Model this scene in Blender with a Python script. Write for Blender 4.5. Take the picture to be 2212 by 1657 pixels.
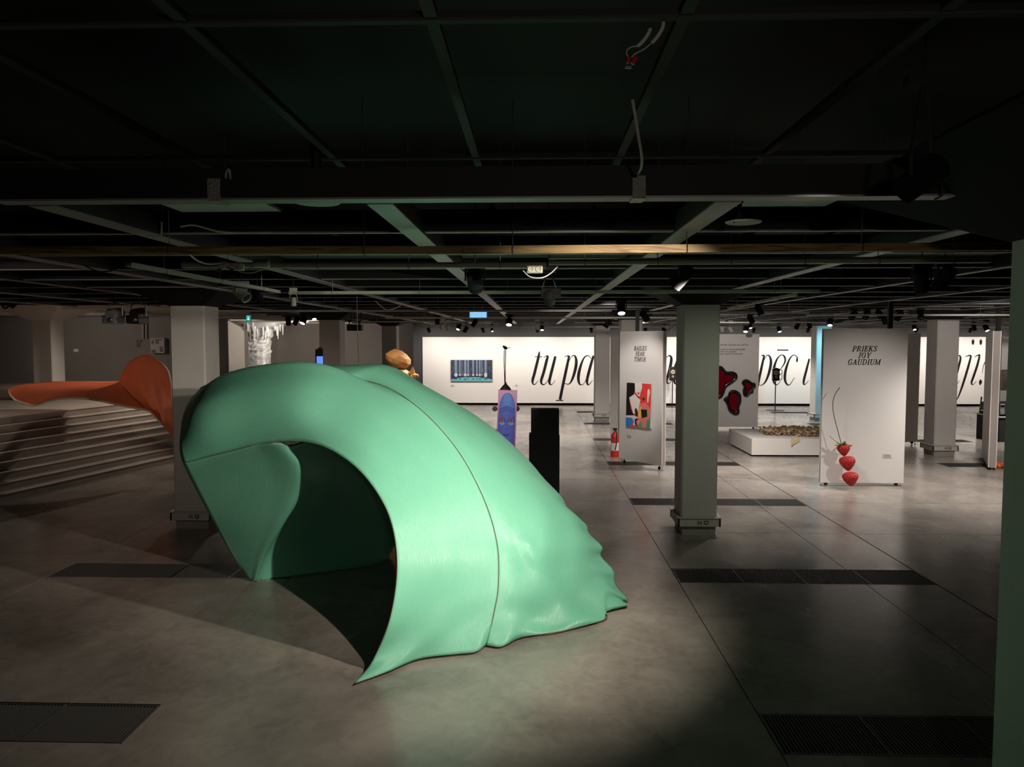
import bpy, math, random
from mathutils import Vector, Matrix, Euler
random.seed(7)
S = bpy.context.scene
for o in list(bpy.data.objects): bpy.data.objects.remove(o)
COL = S.collection
# ---------------------------------------------------------------- camera
F = 1600.0; W, H = 2212, 1657; CH = 2.4
cd = bpy.data.cameras.new('camera'); cam = bpy.data.objects.new('camera', cd); COL.objects.link(cam)
cd.sensor_width = 36; cd.lens = F / W * 36; cd.clip_start = .05
cam.location = (0, 0, CH)
cam.rotation_euler = Euler((math.radians(90 - 3.34), 0, math.radians(1.72)))
S.camera = cam
RM = cam.rotation_euler.to_matrix()
# ---------------------------------------------------------------- world, exposure
wd = bpy.data.worlds.new('world'); S.world = wd; wd.use_nodes = True
wd.node_tree.nodes['Background'].inputs[0].default_value = (.8, .85, 1, 1)
wd.node_tree.nodes['Background'].inputs[1].default_value = .004
S.view_settings.view_transform = 'Standard'; S.view_settings.look = 'None'
S.view_settings.exposure = 0.0; S.view_settings.gamma = 1
S.view_settings.use_curve_mapping = False
WARM = (1, .86, .72); NEUT = (1, .93, .86); COOL = (.55, .8, 1)
def spotlight(loc, aim, watt, deg, col=NEUT, blend=.5, r=.03):
    l = bpy.data.lights.new('spot', 'SPOT'); l.energy = watt; l.spot_size = math.radians(deg)
    l.spot_blend = blend; l.color = col; l.shadow_soft_size = r
    o = bpy.data.objects.new('spot_beam', l); COL.objects.link(o); o.location = loc
    o.rotation_euler = (Vector(aim) - Vector(loc)).to_track_quat('-Z', 'Y').to_euler()
    return o
def area(loc, aim, sx, sy, watt, col=NEUT):
    l = bpy.data.lights.new('area', 'AREA'); l.shape = 'RECTANGLE'; l.size = sx; l.size_y = sy
    l.energy = watt; l.color = col
    o = bpy.data.objects.new('tube_glow', l); COL.objects.link(o); o.location = loc
    o.rotation_euler = (Vector(aim) - Vector(loc)).to_track_quat('-Z', 'Y').to_euler()
    return o
# two spotlights on the green sculpture (the heads hang among the near ceiling beams)
spotlight((1.15, 4.95, 2.76), (-.7, 6.2, .8), 330, 106, (1, .91, .77), .7, .03)
spotlight((1.62, 2.6, 2.95), (-1.5, 6.7, 1.1), 700, 47, (1, .91, .77), .7, .03)
# spotlights on the orange sculpture, the stairs and the left back
spotlight((-7.2, 15.6, 2.95), (-9.6, 14.6, 1.0), 200, 90, WARM, .8)
spotlight((-10.9, 10.6, 3.0), (-8.6, 12.8, .8), 130, 80, WARM, .9)
spotlight((-5.6, 16.5, 2.95), (-6.2, 12.0, 0), 260, 60, WARM, .6)
spotlight((-13, 18.5, 2.95), (-13, 22.4, 2.0), 130, 120, WARM, 1)  # unseen wash added to brighten the alcove wall
spotlight((-8, 25.5, 2.9), (-8.5, 30, 1.8), 330, 130, WARM, 1, .06)  # unseen wash added to brighten the grey back wall
spotlight((-9.5, 22.9, 2.9), (-10.1, 25.4, 2.0), 120, 80, WARM, .8)
spotlight((-9.0, 27.2, 2.9), (-10.7, 28.5, 2.4), 90, 70, WARM, .8)
spotlight((-4.6, 4.2, 2.93), (-4.4, 9.2, 1.6), 60, 50, WARM, .9)  # unseen weak fill spot, added to lift the left column front
spotlight((3.1, 6.4, 2.9), (2.1, 9.1, 1.1), 65, 66, (.93, 1, .80), .9)  # added fill with a greenish tint for the central column
spotlight((7.6, 11.2, 2.9), (8.4, 15.6, 1.5), 240, 60, NEUT, .9)  # fill added in front of the right column
spotlight((.5, -1.6, 2.75), (.6, 4.0, 2.9), 45, 100, (1, .9, .75), 1, .1)  # unseen weak fill added behind the camera for battens and beam faces
spotlight((2.6, 17.6, 2.9), (2.1, 22.1, 1.5), 160, 50, NEUT, .9)  # added fill on the column before the big letters
spotlight((1.2, 12.2, 2.9), (1.9, 15.6, 2.2), 60, 60, NEUT, .9)  # added fill on the column behind the FEAR panel
# ceiling wash over the middle and far hall
for x, y, w in ((-1.5, 14, 400), (4, 13.5, 500), (7.5, 11.5, 600), (1, 19, 500), (6.9, 22.3, 420), (11.5, 17, 500), (-1.5, 23, 450), (5, 24.5, 350), (3.4, 10.8, 230)):
    spotlight((x, y, 2.92), (x - .2, y + .3, 0), w, 120, NEUT, .9, .08)
# picture lights on the exhibition panels
spotlight((1.35, 11.9, 2.9), (1.98, 14.0, 1.55), 170, 46, NEUT, .7)
spotlight((-.2, 9.8, 2.9), (1.9, 14.0, 1.6), 60, 50, NEUT, .9)  # second spot, added as a weak fill on the FEAR panel
spotlight((5.9, 9.0, 2.9), (5.25, 12.2, .8), 200, 62, NEUT, .9)
spotlight((4.4, 16.6, 2.9), (5.2, 20, 1.3), 150, 75, NEUT, .9)
spotlight((-.9, 10.0, 2.9), (-.55, 12.2, 1.3), 200, 40, NEUT, .8)
spotlight((8.9, 20.6, 2.7), (8.6, 22.1, 1.6), 260, 90, (.25, .75, 1), .8)
spotlight((12.6, 19.0, 2.9), (13.9, 21.5, 1.4), 120, 80, NEUT, .8)
spotlight((-2.6, 12.4, 2.9), (-2.55, 13.5, 2.0), 45, 60, WARM, .8)
# wall washers
for i in range(12):
    x = -3.6 + i * 1.85
    spotlight((x, 25.5, 2.78), (x, 27.3, 1.2), 215, 115, NEUT, 1, .05)
# ---------------------------------------------------------------- helpers
def at(px, py, Y=None, z=None):
    d = RM @ Vector(((px - W / 2) / F, -(py - H / 2) / F, -1))
    t = Y / d.y if Y is not None else (z - CH) / d.z
    return Vector((0, 0, CH)) + d * t
def mat(name, col, rough=.6, metal=0, noise=0, nscale=8, bump=0, bscale=60, emit=None, estr=0, spec=None, trans=0, coat=0):
    m = bpy.data.materials.new(name); m.use_nodes = True; nt = m.node_tree; b = nt.nodes['Principled BSDF']
    b.inputs['Base Color'].default_value = (*col, 1); b.inputs['Roughness'].default_value = rough
    b.inputs['Metallic'].default_value = metal
    if spec is not None: b.inputs['Specular IOR Level'].default_value = spec
    if trans: b.inputs['Transmission Weight'].default_value = trans
    if coat: b.inputs['Coat Weight'].default_value = coat
    tc = nt.nodes.new('ShaderNodeTexCoord')
    if noise:
        n = nt.nodes.new('ShaderNodeTexNoise'); n.inputs['Scale'].default_value = nscale; n.inputs['Detail'].default_value = 5
        mp = nt.nodes.new('ShaderNodeMapRange'); mp.inputs[3].default_value = 1 - noise; mp.inputs[4].default_value = 1 + noise
        mx = nt.nodes.new('ShaderNodeMixRGB'); mx.blend_type = 'MULTIPLY'; mx.inputs[0].default_value = 1
        mx.inputs[1].default_value = (*col, 1)
        nt.links.new(tc.outputs['Object'], n.inputs['Vector']); nt.links.new(n.outputs[0], mp.inputs[0])
        nt.links.new(mp.outputs[0], mx.inputs[2]); nt.links.new(mx.outputs[0], b.inputs['Base Color'])
    if bump:
        n = nt.nodes.new('ShaderNodeTexNoise'); n.inputs['Scale'].default_value = bscale; n.inputs['Detail'].default_value = 4
        bp = nt.nodes.new('ShaderNodeBump'); bp.inputs['Strength'].default_value = bump; bp.inputs['Distance'].default_value = .01
        nt.links.new(tc.outputs['Object'], n.inputs['Vector']); nt.links.new(n.outputs[0], bp.inputs['Height'])
        nt.links.new(bp.outputs[0], b.inputs['Normal'])
    if emit:
        b.inputs['Emission Color'].default_value = (*emit, 1); b.inputs['Emission Strength'].default_value = estr
    return m
class MB:
    def __init__(s): s.v = []; s.f = []; s.m = []
    def add(s, vs, fs, mi=0):
        n = len(s.v); s.v += [tuple(v) for v in vs]; s.f += [tuple(i + n for i in f) for f in fs]; s.m += [mi] * len(fs); return s
    def box(s, a, b, rz=0, c=None, mi=0):
        (x0, y0, z0), (x1, y1, z1) = a, b
        vs = [Vector(p) for p in ((x0,y0,z0),(x1,y0,z0),(x1,y1,z0),(x0,y1,z0),(x0,y0,z1),(x1,y0,z1),(x1,y1,z1),(x0,y1,z1))]
        if rz:
            c = Vector(c or (0, 0, 0)); R = Matrix.Rotation(rz, 3, 'Z'); vs = [R @ (v - c) + c for v in vs]
        return s.add(vs, [(0,3,2,1),(4,5,6,7),(0,1,5,4),(1,2,6,5),(2,3,7,6),(3,0,4,7)], mi)
    def cbox(s, c, d, rz=0, mi=0):
        return s.box([c[i] - d[i] / 2 for i in range(3)], [c[i] + d[i] / 2 for i in range(3)], rz, c, mi)
    def frustum(s, c, z0, h0, z1, h1, ch0=0, ch1=0):
        def ring(h, k, z):
            if k <= 0: k = h * .02
            return [(c[0]+x, c[1]+y, z) for x, y in ((-h+k,-h),(h-k,-h),(h,-h+k),(h,h-k),(h-k,h),(-h+k,h),(-h,h-k),(-h,-h+k))]
        vs = ring(h0, ch0, z0) + ring(h1, ch1, z1)
        fs = [(i, (i+1) % 8, (i+1) % 8 + 8, i + 8) for i in range(8)] + [tuple(range(7, -1, -1)), tuple(range(8, 16))]
        return s.add(vs, fs)
    def tube(s, pts, r, n=8, cap=True, closed=False):
        pts = [Vector(p) for p in pts]; N = len(pts); vs = []; up = None
        for i, p in enumerate(pts):
            if closed: t = pts[(i+1) % N] - pts[i-1]
            else: t = pts[min(i+1, N-1)] - pts[max(i-1, 0)]
            t.normalize()
            if up is None: up = Vector((0,0,1)) if abs(t.z) < .9 else Vector((1,0,0))
            a = t.cross(up).normalized(); b = a.cross(t).normalized(); up = b
            rr = r[i] if isinstance(r, (list, tuple)) else r
            vs += [p + (a * math.cos(2*math.pi*k/n) + b * math.sin(2*math.pi*k/n)) * rr for k in range(n)]
        fs = []
        for i in range(N if closed else N-1):
            j = (i+1) % N
            fs += [(i*n+k, i*n+(k+1) % n, j*n+(k+1) % n, j*n+k) for k in range(n)]
        if cap and not closed: fs += [tuple(range(n-1, -1, -1)), tuple(range((N-1)*n, N*n))]
        return s.add(vs, fs)
    def lathe(s, prof, base=(0,0,0), n=16, axis=None):
        # prof: (r, h) along axis
        ax = Vector(axis or (0,0,1)).normalized(); u = ax.orthogonal().normalized(); w = ax.cross(u)
        base = Vector(base); vs = []
        for r, h in prof:
            vs += [base + ax*h + (u*math.cos(2*math.pi*k/n) + w*math.sin(2*math.pi*k/n))*max(r, 1e-4) for k in range(n)]
        fs = []
        for i in range(len(prof)-1): fs += [(i*n+k, i*n+(k+1) % n, (i+1)*n+(k+1) % n, (i+1)*n+k) for k in range(n)]
        fs += [tuple(range(n-1, -1, -1)), tuple(range((len(prof)-1)*n, len(prof)*n))]
        return s.add(vs, fs)
    def build(s, name, m, parent=None, smooth=False, bevel=0):
        me = bpy.data.meshes.new(name); 
        org = Vector((0,0,0))
        me.from_pydata(s.v, [], s.f)
        for x in (m if isinstance(m, (list, tuple)) else [m]): me.materials.append(x)
        for p, i in zip(me.polygons, s.m): p.material_index = i
        if smooth: me.shade_smooth(); me.set_sharp_from_angle(angle=math.radians(45))
        me.validate()
        o = bpy.data.objects.new(name, me); COL.objects.link(o)
        if parent:
            o.parent = parent; o.matrix_parent_inverse = parent_world(parent).inverted()
        if bevel:
            b = o.modifiers.new('bevel', 'BEVEL'); b.width = bevel; b.segments = 2; b.limit_method = 'ANGLE'
        return o
def parent_world(p):
    return Matrix.Translation(p.location) @ p.rotation_euler.to_matrix().to_4x4() if not p.parent else parent_world(p.parent) @ p.matrix_parent_inverse @ p.matrix_basis
def tag(o, label=None, cat=None, group=None, kind=None):
    if label: o['label'] = label
    if cat: o['category'] = cat
    if group: o['group'] = group
    if kind: o['kind'] = kind
    return o
def thing(name, label, cat, loc=(0,0,0), group=None, kind=None):
    o = bpy.data.objects.new(name, None); COL.objects.link(o); o.location = loc; o.empty_display_size = .1
    return tag(o, label, cat, group, kind)
def cr(p, t):  # catmull-rom over list of Vectors, t in [0, n-1]
    n = len(p); i = min(int(t), n-2); f = t - i
    a, b, c, d = p[max(i-1,0)], p[i], p[i+1], p[min(i+2,n-1)]
    if i == 0: a = b*2 - c
    if i + 2 > n - 1: d = c*2 - b
    return .5*((2*b)+(c-a)*f+(2*a-5*b+4*c-d)*f*f+(3*b-a-3*c+d)*f**3)
def spline(p, per=8):
    p = [Vector(q) for q in p]; n = (len(p)-1)*per
    return [cr(p, i/per) for i in range(n+1)]
def ribbon(mb, pts, fr):
    """calligraphic stroke: pts (x, y, width); fr maps (x, y) to 3D"""
    q = spline([Vector((x, y, w)) for x, y, w in pts], 6) if len(pts) > 2 else [Vector(p) for p in pts]
    vs = []
    for i, p in enumerate(q):
        t = q[min(i+1, len(q)-1)] - q[max(i-1, 0)]; t = Vector((t.x, t.y)); 
        if t.length < 1e-6: t = Vector((0, 1))
        t.normalize(); nrm = Vector((-t.y, t.x)) * max(p.z, .01) / 2
        vs += [fr(p.x + nrm.x, p.y + nrm.y), fr(p.x - nrm.x, p.y - nrm.y)]
    mb.add(vs, [(2*i, 2*i+1, 2*i+3, 2*i+2) for i in range(len(q)-1)])
# ---------------------------------------------------------------- materials
def floor_material():
    m = bpy.data.materials.new('polished_concrete'); m.use_nodes = True; nt = m.node_tree; b = nt.nodes['Principled BSDF']; N = nt.nodes.new; L = nt.links.new
    geo = N('ShaderNodeNewGeometry')
    def noise(sc, det, dist=0, stretch=None):
        n = N('ShaderNodeTexNoise'); n.inputs['Scale'].default_value = sc; n.inputs['Detail'].default_value = det; n.inputs['Distortion'].default_value = dist
        if stretch:
            mp = N('ShaderNodeMapping'); mp.inputs['Scale'].default_value = stretch; L(geo.outputs['Position'], mp.inputs[0]); L(mp.outputs[0], n.inputs[0])
        else: L(geo.outputs['Position'], n.inputs['Vector'])
        return n
    n1 = noise(.9, 6, .6); n2 = noise(7, 6, 1.2); n3 = noise(1.2, 5, 1.0, (1, .6, 1))
    r = N('ShaderNodeValToRGB'); r.color_ramp.elements[0].position = .3; r.color_ramp.elements[1].position = .72
    r.color_ramp.elements[0].color = (.165, .143, .125, 1); r.color_ramp.elements[1].color = (.36, .318, .28, 1)
    mx = N('ShaderNodeMath'); mx.operation = 'MULTIPLY_ADD'; mx.inputs[1].default_value = .35; 
    L(n2.outputs[0], mx.inputs[0]); L(n1.outputs[0], mx.inputs[2])
    sb = N('ShaderNodeMath'); sb.operation = 'SUBTRACT'; sb.inputs[1].default_value = .17; L(mx.outputs[0], sb.inputs[0])
    L(sb.outputs[0], r.inputs[0]); L(r.outputs[0], b.inputs['Base Color'])
    mr = N('ShaderNodeMapRange'); mr.inputs[1].default_value = .3; mr.inputs[2].default_value = .7; mr.inputs[3].default_value = .2; mr.inputs[4].default_value = .3
    L(n3.outputs[0], mr.inputs[0]); L(mr.outputs[0], b.inputs['Roughness'])
    b.inputs['Specular IOR Level'].default_value = .6
    bp = N('ShaderNodeBump'); bp.inputs['Strength'].default_value = .012; bp.inputs['Distance'].default_value = .01
    L(n3.outputs[0], bp.inputs['Height']); L(bp.outputs[0], b.inputs['Normal'])
    return m
M_floor = floor_material()
M_diff = mat('milky_diffuser', (.78, .82, .78), .5)
M_dark = mat('black_joint', (.012, .011, .01), .8)
M_black = mat('matt_black_paint', (.006, .006, .006), .8, spec=.2)
M_ceil = mat('dark_ceiling_paint', (.007, .007, .008), .75, noise=.3, nscale=2)
M_beam = mat('charcoal_beam_paint', (.012, .011, .0115), .65)
M_strip = mat('grey_metal_strip', (.36, .35, .34), .45, .2)
M_pale = mat('pale_track_metal', (.5, .5, .44), .5)
M_grate = mat('dark_steel_grate', (.11, .105, .10), .45, .4)
M_white = mat('white_wall_paint', (.74, .70, .66), .7, bump=.05, bscale=90)
M_panel = mat('white_panel_paint', (.70, .665, .64), .65, bump=.04, bscale=60)
M_edge = mat('taupe_panel_edge', (.30, .26, .235), .7)
M_grey = mat('grey_wall_paint', (.17, .155, .145), .8, noise=.08, nscale=1.5)
M_dwall = mat('charcoal_wall_paint', (.06, .056, .055), .8)
M_col = mat('column_plaster', (.52, .49, .46), .75, noise=.06, nscale=3, bump=.25, bscale=25)
M_colbase = mat('raw_concrete', (.30, .28, .26), .85, noise=.25, nscale=9, bump=.5, bscale=20)
M_plank = mat('weathered_white_board', (.50, .46, .42), .7, noise=.2, nscale=14)
M_ink = mat('black_vinyl', (.007, .006, .006), .7, spec=.2)
M_greyink = mat('grey_vinyl', (.10, .09, .085), .6)
M_wood = None
M_red = mat('red_paint', (.55, .02, .015), .4)
M_stair = mat('worn_concrete_stair', (.25, .215, .19), .85, noise=.3, nscale=2.2, bump=.3, bscale=18)
M_chrome = mat('brushed_steel', (.5, .5, .5), .35, .9)
M_lamp_on = mat('lit_lens', (1, .95, .85), .5, emit=(1, .86, .66), estr=14)
M_lamp_cool = mat('lit_cool_lens', (.8, .9, 1), .5, emit=(.7, .85, 1), estr=10)
M_lens = mat('dark_glass_lens', (.05, .05, .055), .1)
M_wire = mat('black_cable', (.012, .012, .012), .6)
M_wcable = mat('white_cable', (.55, .53, .48), .5)
def green_material():
    m = bpy.data.materials.new('green_painted_plywood'); m.use_nodes = True; nt = m.node_tree; b = nt.nodes['Principled BSDF']; N = nt.nodes.new; L = nt.links.new
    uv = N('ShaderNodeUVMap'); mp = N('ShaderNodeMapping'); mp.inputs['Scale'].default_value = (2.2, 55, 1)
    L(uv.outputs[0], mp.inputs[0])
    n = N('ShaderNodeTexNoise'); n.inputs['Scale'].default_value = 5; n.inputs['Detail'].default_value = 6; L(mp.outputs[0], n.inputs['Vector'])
    n2 = N('ShaderNodeTexNoise'); n2.inputs['Scale'].default_value = 2.0; n2.inputs['Detail'].default_value = 4; L(uv.outputs[0], n2.inputs['Vector'])
    r = N('ShaderNodeMixRGB'); r.inputs[1].default_value = (.165, .50, .34, 1); r.inputs[2].default_value = (.20, .57, .40, 1)
    L(n2.outputs[0], r.inputs[0])
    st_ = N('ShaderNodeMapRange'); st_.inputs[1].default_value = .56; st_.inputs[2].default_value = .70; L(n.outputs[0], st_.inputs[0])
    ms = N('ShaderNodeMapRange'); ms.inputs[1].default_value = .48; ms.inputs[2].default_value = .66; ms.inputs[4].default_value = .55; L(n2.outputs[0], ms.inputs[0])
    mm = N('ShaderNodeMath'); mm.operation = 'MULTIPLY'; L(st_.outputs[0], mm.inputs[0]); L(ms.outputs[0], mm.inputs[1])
    sc = N('ShaderNodeMixRGB'); sc.inputs[2].default_value = (.45, .72, .58, 1); L(mm.outputs[0], sc.inputs[0]); L(r.outputs[0], sc.inputs[1]); L(sc.outputs[0], b.inputs['Base Color'])  # pale streaks mixed into the colour imitate glossy highlights as well as scuffs
    a = N('ShaderNodeMapRange'); a.inputs[1].default_value = .35; a.inputs[2].default_value = .65; a.inputs[3].default_value = .24; a.inputs[4].default_value = .5
    L(n.outputs[0], a.inputs[0]); L(a.outputs[0], b.inputs['Roughness'])
    bp = N('ShaderNodeBump'); bp.inputs['Strength'].default_value = .32; bp.inputs['Distance'].default_value = .01
    L(n.outputs[0], bp.inputs['Height']); L(bp.outputs[0], b.inputs['Normal'])
    b.inputs['Specular IOR Level'].default_value = .55
    return m
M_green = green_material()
M_ply = mat('plywood_edge', (.16, .11, .07), .7, noise=.3, nscale=30)
M_orange = mat('orange_painted_plywood', (.60, .115, .035), .6, noise=.12, nscale=2.5)
M_paleply = mat('pale_plywood_edge', (.50, .40, .30), .7)
def wood_material():
    m = mat('pine_batten', (.30, .19, .07), .6); nt = m.node_tree; b = nt.nodes['Principled BSDF']; N = nt.nodes.new; L = nt.links.new
    tc = N('ShaderNodeTexCoord'); mp = N('ShaderNodeMapping'); mp.inputs['Scale'].default_value = (1.2, 20, 20); L(tc.outputs['Object'], mp.inputs[0])
    n = N('ShaderNodeTexNoise'); n.inputs['Scale'].default_value = 2; n.inputs['Distortion'].default_value = 1.5; L(mp.outputs[0], n.inputs['Vector'])
    r = N('ShaderNodeValToRGB'); r.color_ramp.elements[0].position = .35; r.color_ramp.elements[0].color = (.14, .075, .025, 1)
    r.color_ramp.elements[1].position = .55; r.color_ramp.elements[1].color = (.34, .22, .09, 1); L(n.outputs[0], r.inputs[0]); L(r.outputs[0], b.inputs['Base Color'])
    return m
M_wood = wood_material()
def vcol_material(name, rough=.5):
    m = bpy.data.materials.new(name); m.use_nodes = True; nt = m.node_tree; b = nt.nodes['Principled BSDF']
    a = nt.nodes.new('ShaderNodeVertexColor'); a.layer_name = 'paint'; nt.links.new(a.outputs[0], b.inputs['Base Color']); b.inputs['Roughness'].default_value = rough
    return m
M_paint = vcol_material('artist_paint')
def picture(name, P, ux, uz, nx, nz, fn, parent):
    """flat painted face: P top-left, ux/uz full edge vectors, fn(u, v) -> rgb"""
    vs = [P + ux*(i/nx) + uz*(j/nz) for j in range(nz+1) for i in range(nx+1)]
    fs = [(j*(nx+1)+i, (j+1)*(nx+1)+i, (j+1)*(nx+1)+i+1, j*(nx+1)+i+1) for j in range(nz) for i in range(nx)]
    o = MB().add(vs, fs).build(name, M_paint, parent)
    ca = o.data.color_attributes.new('paint', 'FLOAT_COLOR', 'POINT')
    for j in range(nz+1):
        for i in range(nx+1): ca.data[j*(nx+1)+i].color = (*fn(i/nx, j/nz), 1)
    return o
def inpoly(x, y, p):
    c = False; j = len(p)-1
    for i in range(len(p)):
        if (p[i][1] > y) != (p[j][1] > y) and x < (p[j][0]-p[i][0])*(y-p[i][1])/(p[j][1]-p[i][1])+p[i][0]: c = not c
        j = i
    return c
# ================================================================ SETTING
fl = thing('floor', None, None, kind='structure')
MB().box((-17.5, -4, -.12), (18.5, 30.5, -.022)).build('floor_bed', M_dark, fl)
XC = [-11.35, -8.85, -6.9, -4.95, -3.06, -2.46, 1.44, 3.27, 3.97, 7.87, 9.7, 10.36, 14.26, 18.4]
GY = [-2.45, 1.0, 4.45, 7.5, 10.97, 14.42, 17.9, 21.35, 24.8]
GZ = ((-4.95, -2.46), (1.44, 3.97), (7.87, 10.36))
YC = [-4]
for g in GY: YC += [g-.235, g+.235]
YC = sorted(YC + [9.2, 12.7, 16.15, 19.6, 23.1, 27.2, 30.3])
YC2 = [-4, .97, 9.2, 10.97, 12.7, 14.42, 16.15, 17.9, 19.6, 21.35, 23.1, 24.8, 27.2, 30.3]
for i in range(len(XC)-1):
    x0, x1 = XC[i], XC[i+1]
    gz = any(a-.01 <= x0 and x1 <= b+.01 for a, b in GZ); ys = YC if gz else YC2
    for j in range(len(ys)-1):
        y0, y1 = ys[j], ys[j+1]
        if gz and abs(y1-y0-.47) < .01: continue
        g = .004; gx = .012 if abs(x1-3.97) < .01 else g
        MB().box((x0+g, y0+g, -.02), (x1-gx, y1-g, 0)).build('floor_slab', M_floor, fl)
wall = lambda n, a, b, m: tag(MB().box(a, b).build(n, m), kind='structure')
# grates
near_names = {4.45: 'nearest the camera', 7.5: 'second from the camera', 10.97: 'third from the camera', 14.42: 'fourth from the camera', 17.9: 'fifth from the camera', 21.35: 'far back'}
side_names = {-4.95: 'left side of the green sculpture', 1.44: 'row past the central column', 7.87: 'right side row past the strawberry panel'}
bars_me = None
for a, b in GZ:
    for g in GY[2:8]:
        if a < 0 and g > 8: continue
        if a > 7 and g < 10: continue
        t = thing('floor_grate', 'dark slatted steel floor grate, %s, %s' % (side_names[a], near_names[g]), 'grate', ((a+b)/2, g, -.02), 'slatted grates in the floor')
        w = (b-a)/2 - .006
        mb = MB(); cx = (a+b)/2
        mb.box((cx-w, g-.228, -.018), (cx+w, g-.218, -.001)).box((cx-w, g+.218, -.018), (cx+w, g+.228, -.001))
        for k in range(5):
            x = cx - w + k*(2*w-.012)/4; mb.box((x, g-.218, -.018), (x+.012, g+.218, -.001))
        mb.build('frame', M_grate, t)
        mb = MB(); n = 110
        for k in range(n):
            x = cx - w + .014 + k*(2*w-.03)/n; mb.box((x, g-.217, -.018), (x+.007, g+.217, -.003), rz=0)
        tag(mb.build('slats', M_grate, t), kind='stuff')
# walls
wall('wall_far', (-4.5, 27.45, 0), (18.4, 27.7, 3.75), M_dwall)
wall('wall_back', (-17.4, 30.0, 0), (-4.4, 30.2, 3.75), M_grey)
wall('wall_left', (-17.5, -4, 0), (-17.3, 30.2, 3.75), M_grey)
wall('wall_right', (18.4, -4, 0), (18.6, 30, 3.75), M_dwall)
wall('wall_front', (-17.5, -4.2, 0), (18.6, -4, 3.75), M_dwall)
wall('wall_alcove', (-17.3, 22.45, 1.08), (-9.45, 22.65, 3.12), M_grey)
wall('ceiling', (-17.5, -4.2, 3.72), (18.6, 30.2, 3.85), M_ceil)
wall('trim_1', (-4.15, 27.40, 0), (18.3, 27.44, .07), M_black)
# dividing wall with statue, white lit
mb = MB(); Yn = 25.4; xs = (at(462, 700, Y=Yn).x, at(527, 700, Y=Yn).x)
prof = [(xs[0], 0), (xs[1], 0), (xs[1], 2.70), (xs[1]-.12, 2.86), (xs[1]-.55, 3.08), (xs[0], 3.1)]
n = len(prof); mb.add([(x, Yn, z) for x, z in prof] + [(x, Yn+.35, z) for x, z in prof], [tuple(range(n)), tuple(range(2*n-1, n-1, -1))] + [(i, i+n, (i+1) % n+n, (i+1) % n) for i in range(n)])
tag(mb.build('wall_niche', M_white), kind='structure')
# white exhibition wall
lw = thing('wall_white', None, None, (7, 27.3, 0), kind='structure')
x0, x1 = at(913, 800, Y=27.25).x, 18.2
MB().box((x0, 27.25, .09), (x1, 27.40, 2.52)).build('painted_board', M_white, lw)
LET = {
 'tu': (3, [[(1432,700,10),(1425,745,26),(1405,830,30),(1375,950,30),(1358,1010,28),(1362,1050,14),(1385,1055,8),(1418,1015,4)], [(1383,757,8),(1462,757,8)],
   [(1478,765,4),(1500,752,8),(1522,752,20),(1510,800,30),(1480,920,30),(1452,1010,28),(1458,1050,18),(1488,1055,8),(1530,1000,5),(1572,870,4)],
   [(1605,752,26),(1578,860,30),(1548,980,30),(1540,1035,26),(1555,1060,10),(1580,1045,5),(1602,1012,4)]]),
 'pa': (3, [[(1705,756,5),(1728,750,8),(1752,746,20)], [(1755,746,24),(1722,900,30),(1690,1050,30),(1655,1222,30)], [(1610,1231,9),(1690,1231,9)],
   [(1712,960,4),(1745,830,5),(1785,752,7),(1818,750,18),(1832,810,30),(1820,900,32),(1788,1000,24),(1752,1052,10),(1705,1045,5)],
   [(1992,775,6),(1960,744,8),(1915,770,16),(1875,870,28),(1855,970,32),(1862,1040,22),(1888,1062,8),(1930,1020,5),(1985,850,4)],
   [(2018,745,24),(1985,860,30),(1952,990,30),(1950,1040,24),(1966,1062,10),(2010,1010,4)]]),
 'n': (4, [[(975,880,5),(1000,835,8),(1030,818,16),(1050,850,30),(1042,930,34),(1015,1040,34),(992,1110,30),(1000,1145,18),(1030,1145,8),(1060,1110,5)],
   [(935,820,20),(925,900,32),(885,1060,32),(868,1150,32)], [(1120,860,8),(1095,960,30),(1080,1060,32),(1090,1140,24),(1110,1160,8)]]),
 'pec': (5, [[(160,535,5),(182,532,12)], [(184,532,14),(160,640,19),(128,790,19),(112,880,19)], [(152,690,3),(175,590,4),(205,533,6),(228,545,14),(236,590,20),(222,665,20),(195,735,14),(165,765,6),(140,762,4)],
   [(262,668,4),(310,640,5),(345,585,12),(342,545,14),(318,530,6),(285,560,12),(260,630,20),(252,700,20),(262,748,14),(285,762,6),(322,715,3)], [(284,492,9),(372,492,9)],
   [(438,585,12),(440,565,14),(438,545,7),(412,530,6),(380,565,12),(352,645,20),(344,710,20),(356,752,14),(382,762,6),(420,705,3)],
   [(535,560,14),(512,650,18),(492,730,18),(496,762,8),(530,730,3)]]),
 'nji': (5, [[(1630,640,4),(1672,560,6),(1700,533,8),(1714,555,16),(1700,620,18),(1678,700,18),(1670,745,14),(1682,762,6),(1706,730,3)],
   [(1752,545,4),(1775,535,8),(1795,534,14)], [(1797,534,14),(1775,620,18),(1745,720,18),(1715,810,14),(1690,870,8),(1665,892,6),(1650,880,6)], [(1652,856,12),(1652,872,12)],
   [(1822,545,4),(1845,535,8),(1862,535,14),(1845,610,18),(1815,700,18),(1800,745,14),(1810,762,6),(1838,735,3)],
   [(1868,722,6),(1870,735,22),(1869,748,22),(1866,765,6)],
   [(1885,672,3),(1892,620,5),(1912,575,8),(1945,530,18),(1975,490,26),(1990,450,20)],
   [(1812,408,6),(1812,420,19),(1811,438,19),(1811,452,6)], [(1873,408,6),(1873,420,19),(1872,438,19),(1872,452,6)], [(1922,408,6),(1922,420,19),(1921,446,19),(1921,462,6)]]),
}
ZO = {3: (880, 620, 5.0205), 4: (1260, 620, 5.5225), 5: (1600, 620, 3.6095)}
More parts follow.
